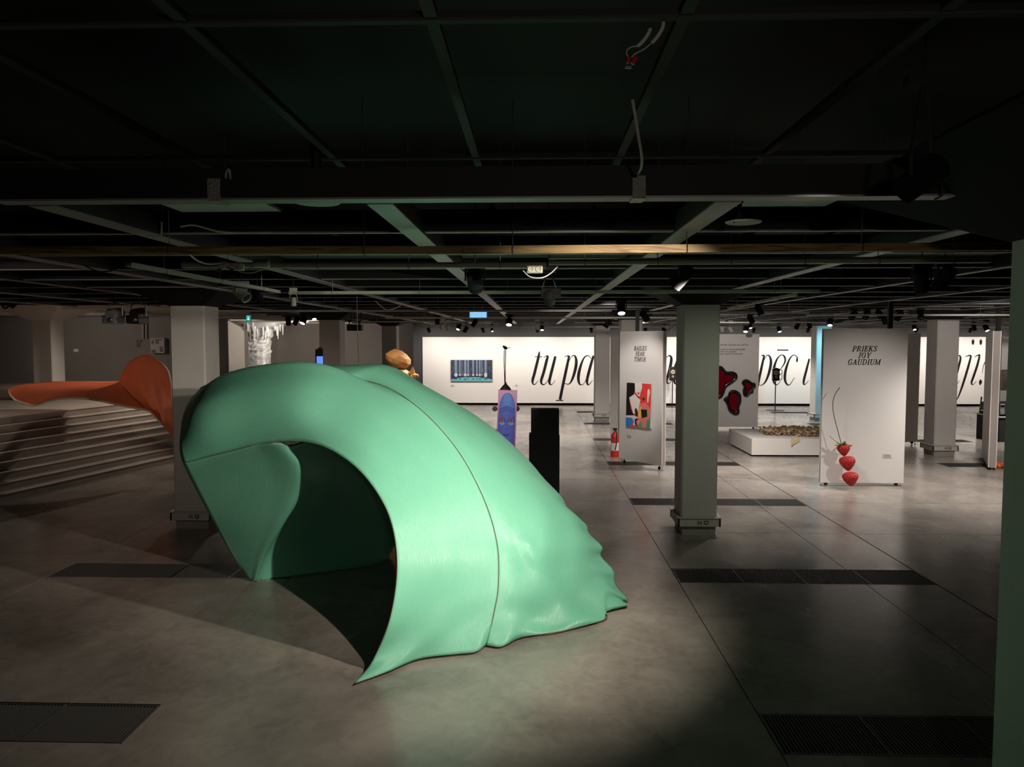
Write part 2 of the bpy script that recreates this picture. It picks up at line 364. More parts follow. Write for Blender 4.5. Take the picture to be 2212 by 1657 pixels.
for k, (zi, sts) in LET.items():
    ox, oy, sc = ZO[zi]; mb = MB()
    for st in sts: ribbon(mb, st, lambda x, y: at(ox + x/sc, oy + y/sc, Y=27.244))
    o = mb.build('lettering', M_ink, lw)
# white soffit over the left back
sf = thing('ceiling_soffit', None, None, (-12, 21, 3.12), kind='structure')
MB().box((-17.3, 13.2, 3.14), (-6.7, 30, 3.3)).build('soffit_board', mat('white_soffit', (.72, .69, .66), .8), sf)
for k in range(11):
    y = 15.5 + k*1.3
    MB().box((-10.2, y, 3.06), (-6.8, y+.18, 3.14)).build('soffit_rib', M_pale, sf)
# columns
def column(x, y, z0, label, white=False, base=True, m=None):
    t = thing('square_column', label, 'column', (x, y, z0), 'square concrete columns with flared capitals')
    MB().frustum((x, y), z0+.1, .222, 2.83, .222, .02, .02).build('shaft', m or M_col, t)
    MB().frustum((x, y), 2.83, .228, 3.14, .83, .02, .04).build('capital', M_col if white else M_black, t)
    MB().frustum((x, y), z0, .21, z0+.1, .215, .015, .015).build('plinth', M_colbase, t)
    if base:
        for sx, sy in ((0,-1),(0,1),(1,0),(-1,0)):
            lx, ly = (.50, .026) if sy else (.026, .45)
            p = MB().cbox((x+sx*.245, y+sy*.245, z0+.165), (lx, ly, .10)).build('base_board', M_plank, t, bevel=.004)
            lip = MB().cbox((x+sx*.252, y+sy*.252, z0+.222), (lx+.02 if sy else .045, .045 if sy else ly+.02, .012)).build('board_lip', M_plank, p)
        for sx in (-1, 1):
            for sy in (-1, 1):
                MB().cbox((x+sx*.25, y+sy*.25, z0+.165), (.022, .022, .104)).build('corner_bracket', M_wire, t)
        # arrow and box marks on the front board
        mb = MB(); yy = y-.2595
        fr = lambda u, v: Vector((x+u, yy, z0+.165+v))
        for s in (0, .03):
            ribbon(mb, [(s, .02, .008), (s-.02, 0, .008), (s, -.02, .008)], fr)
        ribbon(mb, [(.06,.018,.006),(.06,-.018,.006)], fr); ribbon(mb, [(.06,.018,.006),(.11,.018,.006)], fr); ribbon(mb, [(.11,.018,.006),(.10,-.018,.006)], fr); ribbon(mb, [(.06,-.018,.012),(.10,-.018,.012)], fr)
        mb.build('arrow_mark', M_ink, t)
    return t
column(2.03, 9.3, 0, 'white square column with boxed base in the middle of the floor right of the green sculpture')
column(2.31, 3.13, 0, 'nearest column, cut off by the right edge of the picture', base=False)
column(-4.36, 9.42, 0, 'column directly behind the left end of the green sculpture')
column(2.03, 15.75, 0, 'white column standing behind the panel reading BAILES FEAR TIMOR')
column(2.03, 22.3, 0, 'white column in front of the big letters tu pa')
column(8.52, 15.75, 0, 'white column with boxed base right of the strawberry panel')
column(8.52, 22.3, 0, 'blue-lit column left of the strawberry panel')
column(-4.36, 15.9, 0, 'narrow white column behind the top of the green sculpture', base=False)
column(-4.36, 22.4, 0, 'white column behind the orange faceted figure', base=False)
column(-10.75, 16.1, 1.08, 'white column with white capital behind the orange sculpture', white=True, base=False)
# ice column
t = thing('ice_column', 'white column encrusted with hanging icicles and scribbled writing at the back', 'column', (-10.75, 28.6, 0))
mb = MB(); rr = random.Random(3); prof = []
n = 28; rows = 40
for j in range(rows+1):
    z = 3.0*j/rows
    for k in range(n):
        a = 2*math.pi*k/n; sq = .40/max(abs(math.cos(a)), abs(math.sin(a)))**.8 * (1 + max(0, z-2.3)*.5)
        sq += rr.uniform(-.02, .035) * (1.6 if z > 1.9 else .6); mb.v.append((-10.75+sq*math.cos(a), 28.6+sq*math.sin(a), z))
for j in range(rows):
    for k in range(n): mb.f.append((j*n+k, j*n+(k+1) % n, (j+1)*n+(k+1) % n, (j+1)*n+k)); mb.m.append(0)
M_ice = mat('white_ice_plaster', (.72, .74, .76), .3, bump=.8, bscale=12)
mb.build('crusted_shaft', M_ice, t)
cap = MB().frustum((-10.75, 28.6), 2.75, .38, 3.12, 1.1).build('capital', M_ice, t)
for k in range(34):
    a = rr.uniform(-2.4, .5); r = rr.uniform(.45, 1.0); L = rr.uniform(.15, .5)
    x, y = -10.75+r*math.cos(a), 28.6+r*math.sin(a); zt = 2.75+(r-.38)*.5
    MB().lathe([(.012, -L), (.03, -L*.5), (.05, .02)], (x, y, zt), 6).build('icicle', M_ice, t)
mb = MB(); 
for k in range(16):
    z = 2.0 - k*.06; q = [( -10.75-.34+i*.05+rr.uniform(-.01,.01), z+rr.uniform(-.02,.02), .012) for i in range(rr.randint(6, 13))]
    ribbon(mb, q, lambda x, z: Vector((x, 28.6-.445, z)))
mb.build('scribbled_writing', M_greyink, t)
# staircase
D = Vector((.211, .977, 0)); Nn = Vector((-.977, .211, 0)); P0 = Vector((-7.07, 14.4, 0))
st = thing('staircase', None, None, (P0.x, P0.y, 0), kind='structure')
def slab(mb, o0, o1, z0, z1, t0=-12, t1=8.2, lim=None):
    ps = [P0+D*t0+Nn*o0, P0+D*t1+Nn*o0, P0+D*t1+Nn*o1, P0+D*t0+Nn*o1]
    for p in ps: p.x = max(p.x, -17.28)
    vs = [(p.x, p.y, z) for z in (z0, z1) for p in ps]
    mb.add(vs, [(3,2,1,0),(4,5,6,7),(0,1,5,4),(1,2,6,5),(2,3,7,6),(3,0,4,7)])
M_nose = mat('worn_stair_nosing', (.42, .36, .31), .8, noise=.35, nscale=3)
for k in range(1, 10):
    mb = MB(); slab(mb, (k-1)*.2, 12 if k == 9 else (k-1)*.2+.6, (k-1)*.12, k*.12-.012); s_ = mb.build('stair_step', M_stair, st)
    mb = MB(); slab(mb, (k-1)*.2-.012, 12 if k == 9 else (k-1)*.2+.3, k*.12-.012, k*.12); mb.build('stair_tread', M_nose, s_)
# ---------------------------------------------------------------- ceiling grid
ZB = 3.0
M_rail = mat('dark_grey_rail', (.038, .038, .038), .7)
def beam(name, a, b, w, h, zb, label=None, strip=True, ax='x', ms=None):
    t = thing(name, None, None, ((a[0]+b[0])/2, (a[1]+b[1])/2, zb), kind='structure')
    d = (b[0]-a[0], b[1]-a[1])
    if ax == 'x':
        MB().box((a[0], a[1]-w/2, zb+.008), (b[0], a[1]+w/2, zb+h)).build('beam_body', M_beam, t)
        if strip: MB().box((a[0], a[1]-w/2-.002, zb), (b[0], a[1]+w/2+.002, zb+.008)).build('bottom_strip', ms or M_strip, t)
    else:
        MB().box((a[0]-w/2, a[1], zb+.008), (a[0]+w/2, b[1], zb+h)).build('beam_body', M_beam, t)
        if strip: MB().box((a[0]-w/2-.002, a[1], zb), (a[0]+w/2+.002, b[1], zb+.008)).build('bottom_strip', ms or M_strip, t)
beam('cross_beam', (-2.35, 3.22), (2.42, 3.22), .09, .135, ZB)
for k in range(22):
    y = 4.26+k*1.07
    beam('cross_beam', (-6.6 if y > 13 else -13, y), (18, y), .035, .13, ZB+.012)
for k in range(-5, 12):
    x = -.68+k*1.52
    beam('long_beam', (x, 3.28), (x, 13.2 if x < -6.6 else 27.3), .11 if -2 <= k <= 2 else .06, .11, ZB-.004, ax='y')
# upper grid, dim
for k in range(-6, 11):
    x = -.31+k*.757*1.0
    beam('ceiling_rail', (x, -2), (x, 8), .035, .03, 3.36, ax='y', ms=M_rail)
for y in (.6, 2.28, 3.97, 5.65):
    beam('ceiling_rail', (-5, y), (8, y), .025, .03, 3.355, ax='x', ms=M_rail)
M_tile = mat('dark_green_grey_tile', (.05, .058, .055), .7, noise=.15, nscale=3)
for j in range(21):
    y = 5.33+j*1.07
    for k in range(-4, 11):
        x = -.68+k*1.52
        if (j*7+k*3) % 5 < 3:
            o = MB().box((x+.07, y+.03, ZB+.10), (x+1.45, y+1.03, ZB+.115)).build('ceiling_tile', M_tile); tag(o, kind='structure')
# diffuser panels
def ceil_panel(x0, x1, y0, y1, z, label):
    t = thing('light_panel', label, 'ceiling light', ((x0+x1)/2, (y0+y1)/2, z))
    MB().box((x0, y0, z), (x1, y1, z+.02)).build('diffuser', M_diff, t)
    MB().box((x0-.02, y0-.02, z+.008), (x1+.02, y1+.02, z+.05)).build('tray', M_beam, t)
ceil_panel(-1.98, -1.42, 3.36, 4.16, 3.12, 'unlit white ceiling light panel behind the front beam, on the left')
ceil_panel(.97, 1.56, 3.36, 4.08, 3.12, 'unlit white ceiling light panel behind the front beam, on the right')
# ================================================================ GREEN SCULPTURE
def surf(name, G, m, parent, per=10, thick=.022, edge=None, flip=False, perv=None):
    """G rows of (px, py, Y) points (or ('w', x, y, z)); smooth bicubic sheet with thickness"""
    def cv(p):
        if p[0] == 'w': return Vector(p[1:])
        if p[2] == 'f': return at(p[0], p[1], z=.02)
        return at(p[0], p[1], Y=p[2])
    R = [[cv(p) for p in r] for r in G]
    nu, nv = len(R), len(R[0]); pv = perv or per
    vs = []; NU, NV = (nu-1)*per, (nv-1)*pv
    cols = [[cr(r, j/pv) for j in range(NV+1)] for r in R]
    for i in range(NU+1):
        for j in range(NV+1):
            vs.append(cr([cols[k][j] for k in range(nu)], i/per))
    for v in vs: v.z = max(v.z, .012)
    fs = [(i*(NV+1)+j, i*(NV+1)+j+1, (i+1)*(NV+1)+j+1, (i+1)*(NV+1)+j) for i in range(NU) for j in range(NV)]
    if flip: fs = [f[::-1] for f in fs]
    o = MB().add(vs, fs).build(name, [m, edge or M_ply], parent, smooth=True)
    uvl = o.data.uv_layers.new(name='UVMap')
    for lp in o.data.loops:
        i, j = divmod(lp.vertex_index, NV+1); uvl.data[lp.index].uv = (i/per*.35, j/pv*.35)
    sm = o.modifiers.new('thickness', 'SOLIDIFY'); sm.thickness = thick; sm.offset = -1; sm.material_offset_rim = 1
    return o
g = thing('curled_sculpture', 'large glossy green curled plywood sculpture arching over the floor', 'sculpture', (-1.2, 6.2, 0))
front = [
 [(765,1476,'f'), (835,1452,'f'), (905,1424,'f'), (985,1413,'f'), (1028,1408,'f'), (1050,1394,'f')],
 [(806,1425,5.22), (868,1395,5.33), (930,1374,5.45), (995,1358,5.6), (1038,1345,5.70), (1066,1330,5.78)],
 [(842,1340,5.28), (895,1318,5.42), (950,1300,5.56), (1005,1285,5.70), (1048,1276,5.81), (1077,1262,5.90)],
 [(858,1235,5.40), (908,1218,5.54), (958,1202,5.68), (1005,1188,5.83), (1045,1178,5.95), (1073,1168,6.05)],
 [(850,1145,5.52), (893,1122,5.68), (937,1102,5.84), (980,1086,6.0), (1015,1075,6.13), (1040,1065,6.24)],
 [(822,1075,5.66), (858,1043,5.84), (895,1014,6.02), (930,988,6.2), (958,970,6.34), (978,958,6.45)],
 [(770,1010,5.84), (796,966,6.02), (825,930,6.22), (852,900,6.42), (872,882,6.55), (888,868,6.66)],
 [(700,965,6.05), (715,912,6.22), (734,868,6.42), (758,832,6.66), (775,818,6.82), (790,822,6.95)],
 [(630,953,6.22), (632,890,6.30), (642,840,6.46), (660,800,6.72), (682,784,6.86), ('w',-1.85,7.0,2.09)],
 [(545,963,6.38), (530,900,6.42), (530,848,6.56), (546,808,6.80), (566,788,6.97), (590,797,7.2)],
 [(465,983,6.50), (437,928,6.50), (430,880,6.62), (448,843,6.86), (472,814,7.05), (492,811,7.25)],
 [(395,1001,6.60), (388,970,6.64), (390,930,6.76), (396,895,6.93), (409,866,7.10), (433,838,7.30)],
]
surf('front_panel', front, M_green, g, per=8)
back = [
 [(1050,1394,'f'), (1085,1396,'f'), (1130,1376,'f'), (1215,1362,'f'), (1300,1340,'f'), (1310,1322,'f'), (1352,1310,'f')],
 [(1066,1330,5.78), (1100,1325,5.86), (1145,1310,6.0), (1215,1296,6.25), (1285,1282,6.5), (1318,1272,6.62), (1350,1285,6.74)],
 [(1077,1262,5.90), (1115,1250,6.0), (1158,1238,6.15), (1210,1228,6.38), (1265,1222,6.62), (1290,1216,6.74), (1312,1215,6.86)],
 [(1073,1168,6.05), (1110,1160,6.18), (1150,1152,6.33), (1192,1144,6.55), (1238,1142,6.80), (1262,1144,6.93), (1282,1155,7.03)],
 [(1040,1065,6.24), (1075,1064,6.38), (1112,1064,6.54), (1152,1066,6.76), (1190,1072,6.98), (1210,1080,7.12), (1228,1095,7.24)],
 [(978,958,6.45), (1012,962,6.6), (1046,968,6.78), (1082,976,6.98), (1115,988,7.18), (1132,995,7.32), (1150,1003,7.46)],
 [(888,868,6.66), (922,872,6.82), (958,880,7.0), (994,890,7.2), (1026,902,7.4), (1046,912,7.54), (1066,925,7.68)],
 [(790,822,6.95), (820,806,7.08), (852,806,7.22), (884,818,7.42), (915,832,7.58), (938,845,7.7), (965,862,7.85)],
 [('w',-1.85,7.0,2.09), ('w',-1.74,7.2,2.145), ('w',-1.66,7.42,2.16), ('w',-1.6,7.65,2.14), ('w',-1.55,7.85,2.07), ('w',-1.5,8.0,1.98), ('w',-1.45,8.1,1.85)],
 [(590,797,7.2),(604,797,7.35),(617,802,7.55),(627,815,7.75),(632,832,7.9),(635,855,8.02),(638,890,8.1)],
 [(492,811,7.25),(508,815,7.4),(523,825,7.55),(534,842,7.75),(540,865,7.9),(543,895,8.0),(546,930,8.08)],
 [(433,838,7.3),(452,842,7.42),(470,855,7.55),(482,880,7.7),(488,910,7.8),(491,950,7.9),(494,1000,8.0)],
]
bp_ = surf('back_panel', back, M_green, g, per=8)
NV_ = 6*8; NU_ = 11*8
for idx, v in enumerate(bp_.data.vertices):      # hammered folds and scalloped edge of the skirt
    c = v.co; i_, j_ = divmod(idx, NV_+1); q = j_/NV_; h_ = i_/8
    k = max(0, min(1, (4.6-h_)/2.5)) * min(1, q*2.5)
    if h_ > .05:
        c.z += k*.022*math.sin(c.x*7+c.y*9+2*math.sin(c.z*5)); c.y += k*.02*math.sin(c.z*17+c.x*5)
        e = max(0, (q-.55)/.45)**1.5 * max(0, min(1, (5.2-h_)/1.2))
        c.x += e*.026*math.sin(h_*7.5+.6)*min(1, h_*3); c.y -= e*.03*math.sin(h_*7.5+.6)
        d = abs(q-(.30+.13*(2.6-h_))); f_ = max(0, 1-d/.09) if h_ < 2.9 else 0
        c.y -= .03*f_*min(1, h_); c.x += .01*f_
curl = [
 [(395,1001,6.60),(465,983,6.50),(545,963,6.38),(600,957,6.28),(640,962,6.42),(745,925,6.9),(850,930,7.5),(905,960,8.0)],
 [(415,1042,6.72),(490,1025,6.62),(575,1008,6.5),(645,1002,6.42),(668,1006,6.8),(745,980,7.6),(840,985,8.0),(905,1010,8.3)],
 [(440,1090,6.84),(510,1080,6.74),(585,1068,6.64),(651,1055,6.58),(674,1058,6.95),(745,1050,7.8),(830,1052,8.15),(895,1070,8.4)],
 [(470,1145,6.98),(518,1143,6.88),(568,1138,6.8),(612,1130,6.76),(624,1132,7.08),(735,1118,7.8),(820,1118,8.12),(875,1128,8.3)],
 [(503,1203,7.10),(525,1202,7.05),(550,1200,7.0),(572,1198,6.98),(584,1202,7.2),(700,1190,7.6),(800,1181,7.96),(852,1178,8.15)],
 [(530,1240,7.18),(537,1250,7.16),(543,1257,7.16),(549,1260,7.14),(575,1270,7.22),(680,1257,7.42),(790,1237,7.68),(838,1208,7.95)],
]
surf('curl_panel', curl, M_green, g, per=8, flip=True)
# seams between the panels
def seam(cols, i0=0):
    q = [at(*p[:2], z=.012) if p[2] == 'f' else at(p[0], p[1], Y=p[2]) for p in cols if p[0] != 'w']
    q = spline(q, 8); return [v - Vector((0, .004, 0)) + Vector((0,0,.001)) for v in q]
tag(MB().tube(seam([r[-1] for r in front]), .0035, 5).build('panel_seam', M_ply, g))
tag(MB().tube(seam([p for p in curl[0][:3]]), .003, 5).build('panel_seam', M_ply, g))
# ================================================================ ORANGE SCULPTURE
t = thing('folded_sculpture', 'orange folded plywood sculpture spread over the top of the stairs', 'sculpture', (-9.5, 13.5, 1.08))
def Yz(py, z): return (CH-z)*F/(py-735)
wing = [
 [(18,845,12.6), (40,836,13.0), (60,832,13.5), (95,829,14), (130,827,14.3), (190,827,14.3), (240,827,14.2), (262,826,14.1)],
 [(19,850,12.3), (45,848,12.5), (75,846,12.8), (110,844,13.1), (150,842,13.3), (200,842,13.5), (245,845,13.6), (275,848,13.6)],
 [(24,858,12.0), (50,860,12.1), (80,862,12.2), (115,857,12.4), (155,852,12.7), (200,853,13.0), (250,860,13.1), (295,868,13.1)],
 [(32,866,11.8), (52,873,11.8), (76,878,11.8), (105,868,12.1), (150,862,12.4), (205,866,12.6), (265,879,12.7), (318,888,12.7)],
]
surf('lower_wing', wing, M_orange, t, per=6, edge=M_paleply, thick=.03)
fin = [
 [(259,828,14.1), (264,812,14.1), (276,790,14.0), (292,776,13.9), (318,768,13.7), (345,780,13.4), (364,800,13.1), (372,830,12.9)],
 [(275,842,13.7), (285,826,13.8), (297,812,13.7), (310,802,13.6), (328,800,13.4), (347,810,13.2), (364,828,13.0), (374,860,12.8)],
 [(296,866,13.2), (306,856,13.3), (316,848,13.3), (326,842,13.2), (338,842,13.1), (352,850,12.9), (366,866,12.8), (376,895,12.7)],
 [(318,888,12.7), (325,893,12.7), (333,901,12.7), (340,908,12.7), (348,916,12.7), (356,924,12.7), (366,934,12.7), (380,948,12.7)],
]
surf('upright_fin', fin, M_orange, t, per=6, edge=M_paleply, thick=.03)
# ================================================================ PANELS AND TEXT
T, q_ = .15, .045
G = {
 'P': (.62, [[(.15,0,T),(.15,1,T)], [(.0,.02,q_),(.32,.02,q_)], [(.0,.98,q_),(.2,.98,q_)], [(.15,.98,q_),(.38,.98,q_+.02),(.54,.75,T),(.40,.50,q_+.02),(.15,.48,q_)]]),
 'R': (.70, [[(.15,0,T),(.15,1,T)], [(.0,.02,q_),(.32,.02,q_)], [(.0,.98,q_),(.2,.98,q_)], [(.15,.98,q_),(.38,.98,q_+.02),(.52,.77,T),(.40,.54,q_+.02),(.15,.52,q_)], [(.36,.52,.08),(.62,.04,T)], [(.55,.02,q_),(.72,.02,q_)]]),
 'I': (.34, [[(.17,0,T),(.17,1,T)], [(.02,.02,q_),(.32,.02,q_)], [(.02,.98,q_),(.32,.98,q_)]]),
 'E': (.60, [[(.15,0,T),(.15,1,T)], [(.0,.02,q_),(.52,.02,q_)], [(.0,.98,q_),(.5,.98,q_)], [(.15,.52,q_),(.4,.52,q_)], [(.5,.98,q_),(.5,.80,q_)], [(.52,.02,q_),(.54,.24,q_)], [(.4,.40,q_),(.4,.64,q_)]]),
 'F': (.56, [[(.15,0,T),(.15,1,T)], [(.0,.02,q_),(.34,.02,q_)], [(.0,.98,q_),(.5,.98,q_)], [(.15,.50,q_),(.4,.50,q_)], [(.5,.98,q_),(.5,.78,q_)], [(.4,.38,q_),(.4,.62,q_)]]),
 'K': (.72, [[(.15,0,T),(.15,1,T)], [(.0,.02,q_),(.32,.02,q_)], [(.0,.98,q_),(.32,.98,q_)], [(.62,.98,q_),(.2,.5,q_)], [(.28,.58,T),(.62,.03,T)], [(.5,.98,q_),(.72,.98,q_)], [(.5,.02,q_),(.74,.02,q_)]]),
 'S': (.54, [[(.48,.76,q_),(.42,.94,.06),(.24,1,q_),(.09,.80,T),(.26,.55,T),(.46,.28,T),(.32,.02,q_),(.12,.04,.06),(.06,.26,q_)], [(.48,.76,q_),(.48,.98,q_)], [(.06,.26,q_),(.05,.02,q_)]]),
 'J': (.40, [[(.27,1,T),(.27,.25,T),(.20,0,.08),(.04,-.05,q_)], [(.10,.98,q_),(.42,.98,q_)]]),
 'O': (.72, [[(.36,1,q_),(.14,.82,T),(.11,.45,T),(.2,.1,.10),(.36,0,q_),(.56,.16,T),(.61,.55,T),(.52,.88,.10),(.36,1,q_)]]),
 'Y': (.66, [[(.33,0,T),(.33,.45,T)], [(.08,.98,T),(.33,.42,.12)], [(.6,.98,q_),(.33,.42,q_)], [(.18,.02,q_),(.48,.02,q_)], [(-.02,.98,q_),(.24,.98,q_)], [(.48,.98,q_),(.7,.98,q_)]]),
 'G': (.72, [[(.60,.76,q_),(.5,.95,.05),(.36,1,q_),(.14,.8,T),(.10,.45,T),(.2,.08,.1),(.38,0,q_),(.54,.06,.06)], [(.58,.04,T),(.58,.42,T)], [(.46,.43,q_),(.7,.43,q_)], [(.60,.76,q_),(.60,.98,q_)]]),
 'A': (.70, [[(.10,.02,q_),(.36,1,q_)], [(.36,.98,T),(.58,.02,T)], [(.18,.34,q_),(.5,.34,q_)], [(0,.02,q_),(.22,.02,q_)], [(.46,.02,q_),(.72,.02,q_)]]),
 'U': (.70, [[(.14,.98,T),(.13,.3,T),(.22,.03,.10),(.36,0,q_+.02),(.52,.08,q_),(.58,.35,q_),(.58,.98,q_)], [(0,.98,q_),(.3,.98,q_)], [(.46,.98,q_),(.7,.98,q_)]]),
 'D': (.74, [[(.15,0,T),(.15,1,T)], [(0,.02,q_),(.3,.02,q_)], [(0,.98,q_),(.3,.98,q_)], [(.15,.98,q_),(.42,.96,.07),(.63,.65,T),(.62,.32,T),(.4,.04,.07),(.15,.02,q_)]]),
 'M': (.92, [[(.12,.02,q_),(.14,.98,q_)], [(.14,.98,T),(.42,.04,.10)], [(.42,.04,q_),(.74,.98,q_)], [(.76,0,T),(.76,1,T)], [(0,.02,q_),(.24,.02,q_)], [(.0,.98,q_),(.18,.98,q_)], [(.62,.02,q_),(.92,.02,q_)], [(.72,.98,q_),(.92,.98,q_)]]),
 'B': (.66, [[(.15,0,T),(.15,1,T)], [(0,.02,q_),(.2,.02,q_)], [(0,.98,q_),(.2,.98,q_)], [(.15,.98,q_),(.36,.97,.06),(.49,.77,T),(.36,.55,.06),(.15,.53,q_)], [(.15,.53,q_),(.42,.52,.06),(.57,.27,T),(.4,.03,.06),(.15,.02,q_)]]),
 'L': (.58, [[(.15,0,T),(.15,1,T)], [(0,.02,q_),(.52,.02,q_)], [(0,.98,q_),(.32,.98,q_)], [(.52,.02,q_),(.55,.26,q_)]]),
 'T': (.64, [[(.32,0,T),(.32,1,T)], [(.04,.98,q_),(.60,.98,q_)], [(.18,.02,q_),(.46,.02,q_)], [(.04,.98,q_),(.03,.76,q_)], [(.60,.98,q_),(.61,.76,q_)]]),
}
def word(mb, txt, c, ux, uz, width, height):
    """centred italic capitals: c centre of base line, ux unit right, uz unit up"""
    adv = [G[ch][0]+.10 for ch in txt]; tot = sum(adv)-.10; sx = width/(tot+.2); sy = height; x = -tot/2 - .1
    for ch, a in zip(txt, adv):
        for s_ in G[ch][1]:
            pts = [(((x+px_)+.2*py_)*sx, py_*sy, w*sx*1.05) for px_, py_, w in s_]
            ribbon(mb, pts, lambda u, v: c + ux*u + uz*v)
        x += a
def board(name, a, b, z0, z1, th, label, cat='partition', casters=True):
    """free-standing panel with the front face running from a to b (2D points)"""
    a = Vector((*a, 0)); b = Vector((*b, 0)); u = (b-a).normalized(); n = Vector((-u.y, u.x, 0))  # n points back
    t = thing(name, label, cat, ((a+b)/2).to_tuple(), 'white movable exhibition panels')
    def prism(mb, p, q, z0, z1, d0, d1):
        c = [p+n*d0, q+n*d0, q+n*d1, p+n*d1]
        return mb.add([(v.x, v.y, z) for z in (z0, z1) for v in c], [(3,2,1,0),(4,5,6,7),(0,1,5,4),(1,2,6,5),(2,3,7,6),(3,0,4,7)])
    L = (b-a).length
    prism(MB(), a, b, z0, z1, 0, .012).build('face_board', M_panel, t)
    prism(MB(), a, b, z0, z1, th-.012, th).build('face_board', M_panel, t)
    prism(MB(), a+u*.0, b-u*.0, z0+.002, z1-.002, .012, th-.012).build('edge_frame', M_edge, t)
    if casters:
        for s_ in (.10, L-.10):
            p = a+u*s_+n*(th/2)
            mb = MB().lathe([(.004, 0), (.03, .002), (.03, .022), (.004, .024)], p+Vector((0,0,.032))-n*.012, 12, axis=n)
            mb.tube([p+Vector((0,0,.03)), p+Vector((0,0,z0))], .008, 6)
            mb.build('caster', M_wire, t)
            p2 = a+u*(s_ - .07 if s_ < L/2 else s_+.07)+n*(th/2)
            MB().lathe([(.028, .001), (.028, .008), (.006, .012), (.006, z0)], (p2.x, p2.y, 0), 10).build('levelling_foot', M_chrome, t)
    return t, a, b, u, n
def caption(parent, c, u, n, w, h, rows=3, ink=None):
    z = Vector((0,0,1)); p = c - n*.004
    o = MB().add([p-u*w/2-z*h/2, p+u*w/2-z*h/2, p+u*w/2+z*h/2, p-u*w/2+z*h/2, *(c+n*.0-u*w/2-z*h/2, c+u*w/2-z*h/2, c+u*w/2+z*h/2, c-u*w/2+z*h/2)],
      [(0,1,2,3),(0,4,5,1),(1,5,6,2),(2,6,7,3),(3,7,4,0)]).build('caption_card', M_card, parent)
    mb = MB(); r = random.Random(int(c.x*100))
    for k in range(rows):
        y = h*(.3-.28*k); x = -w*.42
        while x < w*.3*(1 if k else .7):
            l = r.uniform(.006, .016); ribbon(mb, [(x, y, h*.07), (x+l, y, h*.07)], lambda a_, b_: p - n*.001 + u*a_ + z*b_); x += l+.005
    mb.build('caption_text', M_greyink, o)
M_card = mat('caption_card_white', (.66, .64, .63), .5)
# strawberry panel
xa, xb = at(1776, 1000, Y=12.25).x, at(1953, 1000, Y=12.25).x
t, a, b, u, n = board('exhibition_partition', (xa-.02, 12.25), (xb, 12.25), .055, 2.59, .09, 'white panel reading PRIEKS JOY GAUDIUM behind the strawberries')
def pw(px, py, Y): return at(px, py, Y=Y)
mb = MB(); zc = Vector((0,0,1)); ux = Vector((1,0,0))
for txt, px0, px1, py0, py1 in (('PRIEKS', 1841.5, 1895, 748, 759), ('JOY', 1853, 1882, 762, 773.2), ('GAUDIUM', 1831.5, 1902.5, 776.5, 788)):
    p0 = pw((px0+px1)/2, py1, 12.247); k = 12.247/F
    word(mb, txt, p0, ux, zc, (px1-px0)*k, (py1-py0)*k)
mb.build('title_lettering', M_ink, t)
caption(t, pw(1917.5, 985, 12.25), ux, Vector((0,1,0)), .155, .065)
# fear panel
A = at(1337, 990, z=.09); B = at(1429, 1007, z=.09)
t, a, b, u, n = board('exhibition_partition', (A.x, A.y), (B.x, B.y), .09, 2.57, .10, 'white panel reading BAILES FEAR TIMOR with the colourful painting')
pa, pu, pn = a.copy(), u.copy(), n.copy()
def onplane(px, py, a, n, off=.004):
    d = (at(px, py, Y=1) - Vector((0,0,CH))); o = Vector((0,0,CH)); k = ((a - n*off) - o).dot(n) / d.dot(n); return o + d*k
mb = MB()
for txt, px0, px1, py0, py1 in (('BAILES', 1369.2, 1397.1, 748.2, 757), ('FEAR', 1372.7, 1393, 760, 769), ('TIMOR', 1369.2, 1396, 772, 781)):
    p0 = onplane((px0+px1)/2, py1, a, n, .004); l = onplane(px0, py1, a, n); r_ = onplane(px1, py1, a, n); tp = onplane((px0+px1)/2, py0, a, n)
    word(mb, txt, p0, u, zc, (r_-l).length, abs(tp.z-p0.z))
mb.build('title_lettering', M_ink, t)
caption(t, onplane(1359.5, 943, a, n, 0), u, n, .14, .075)
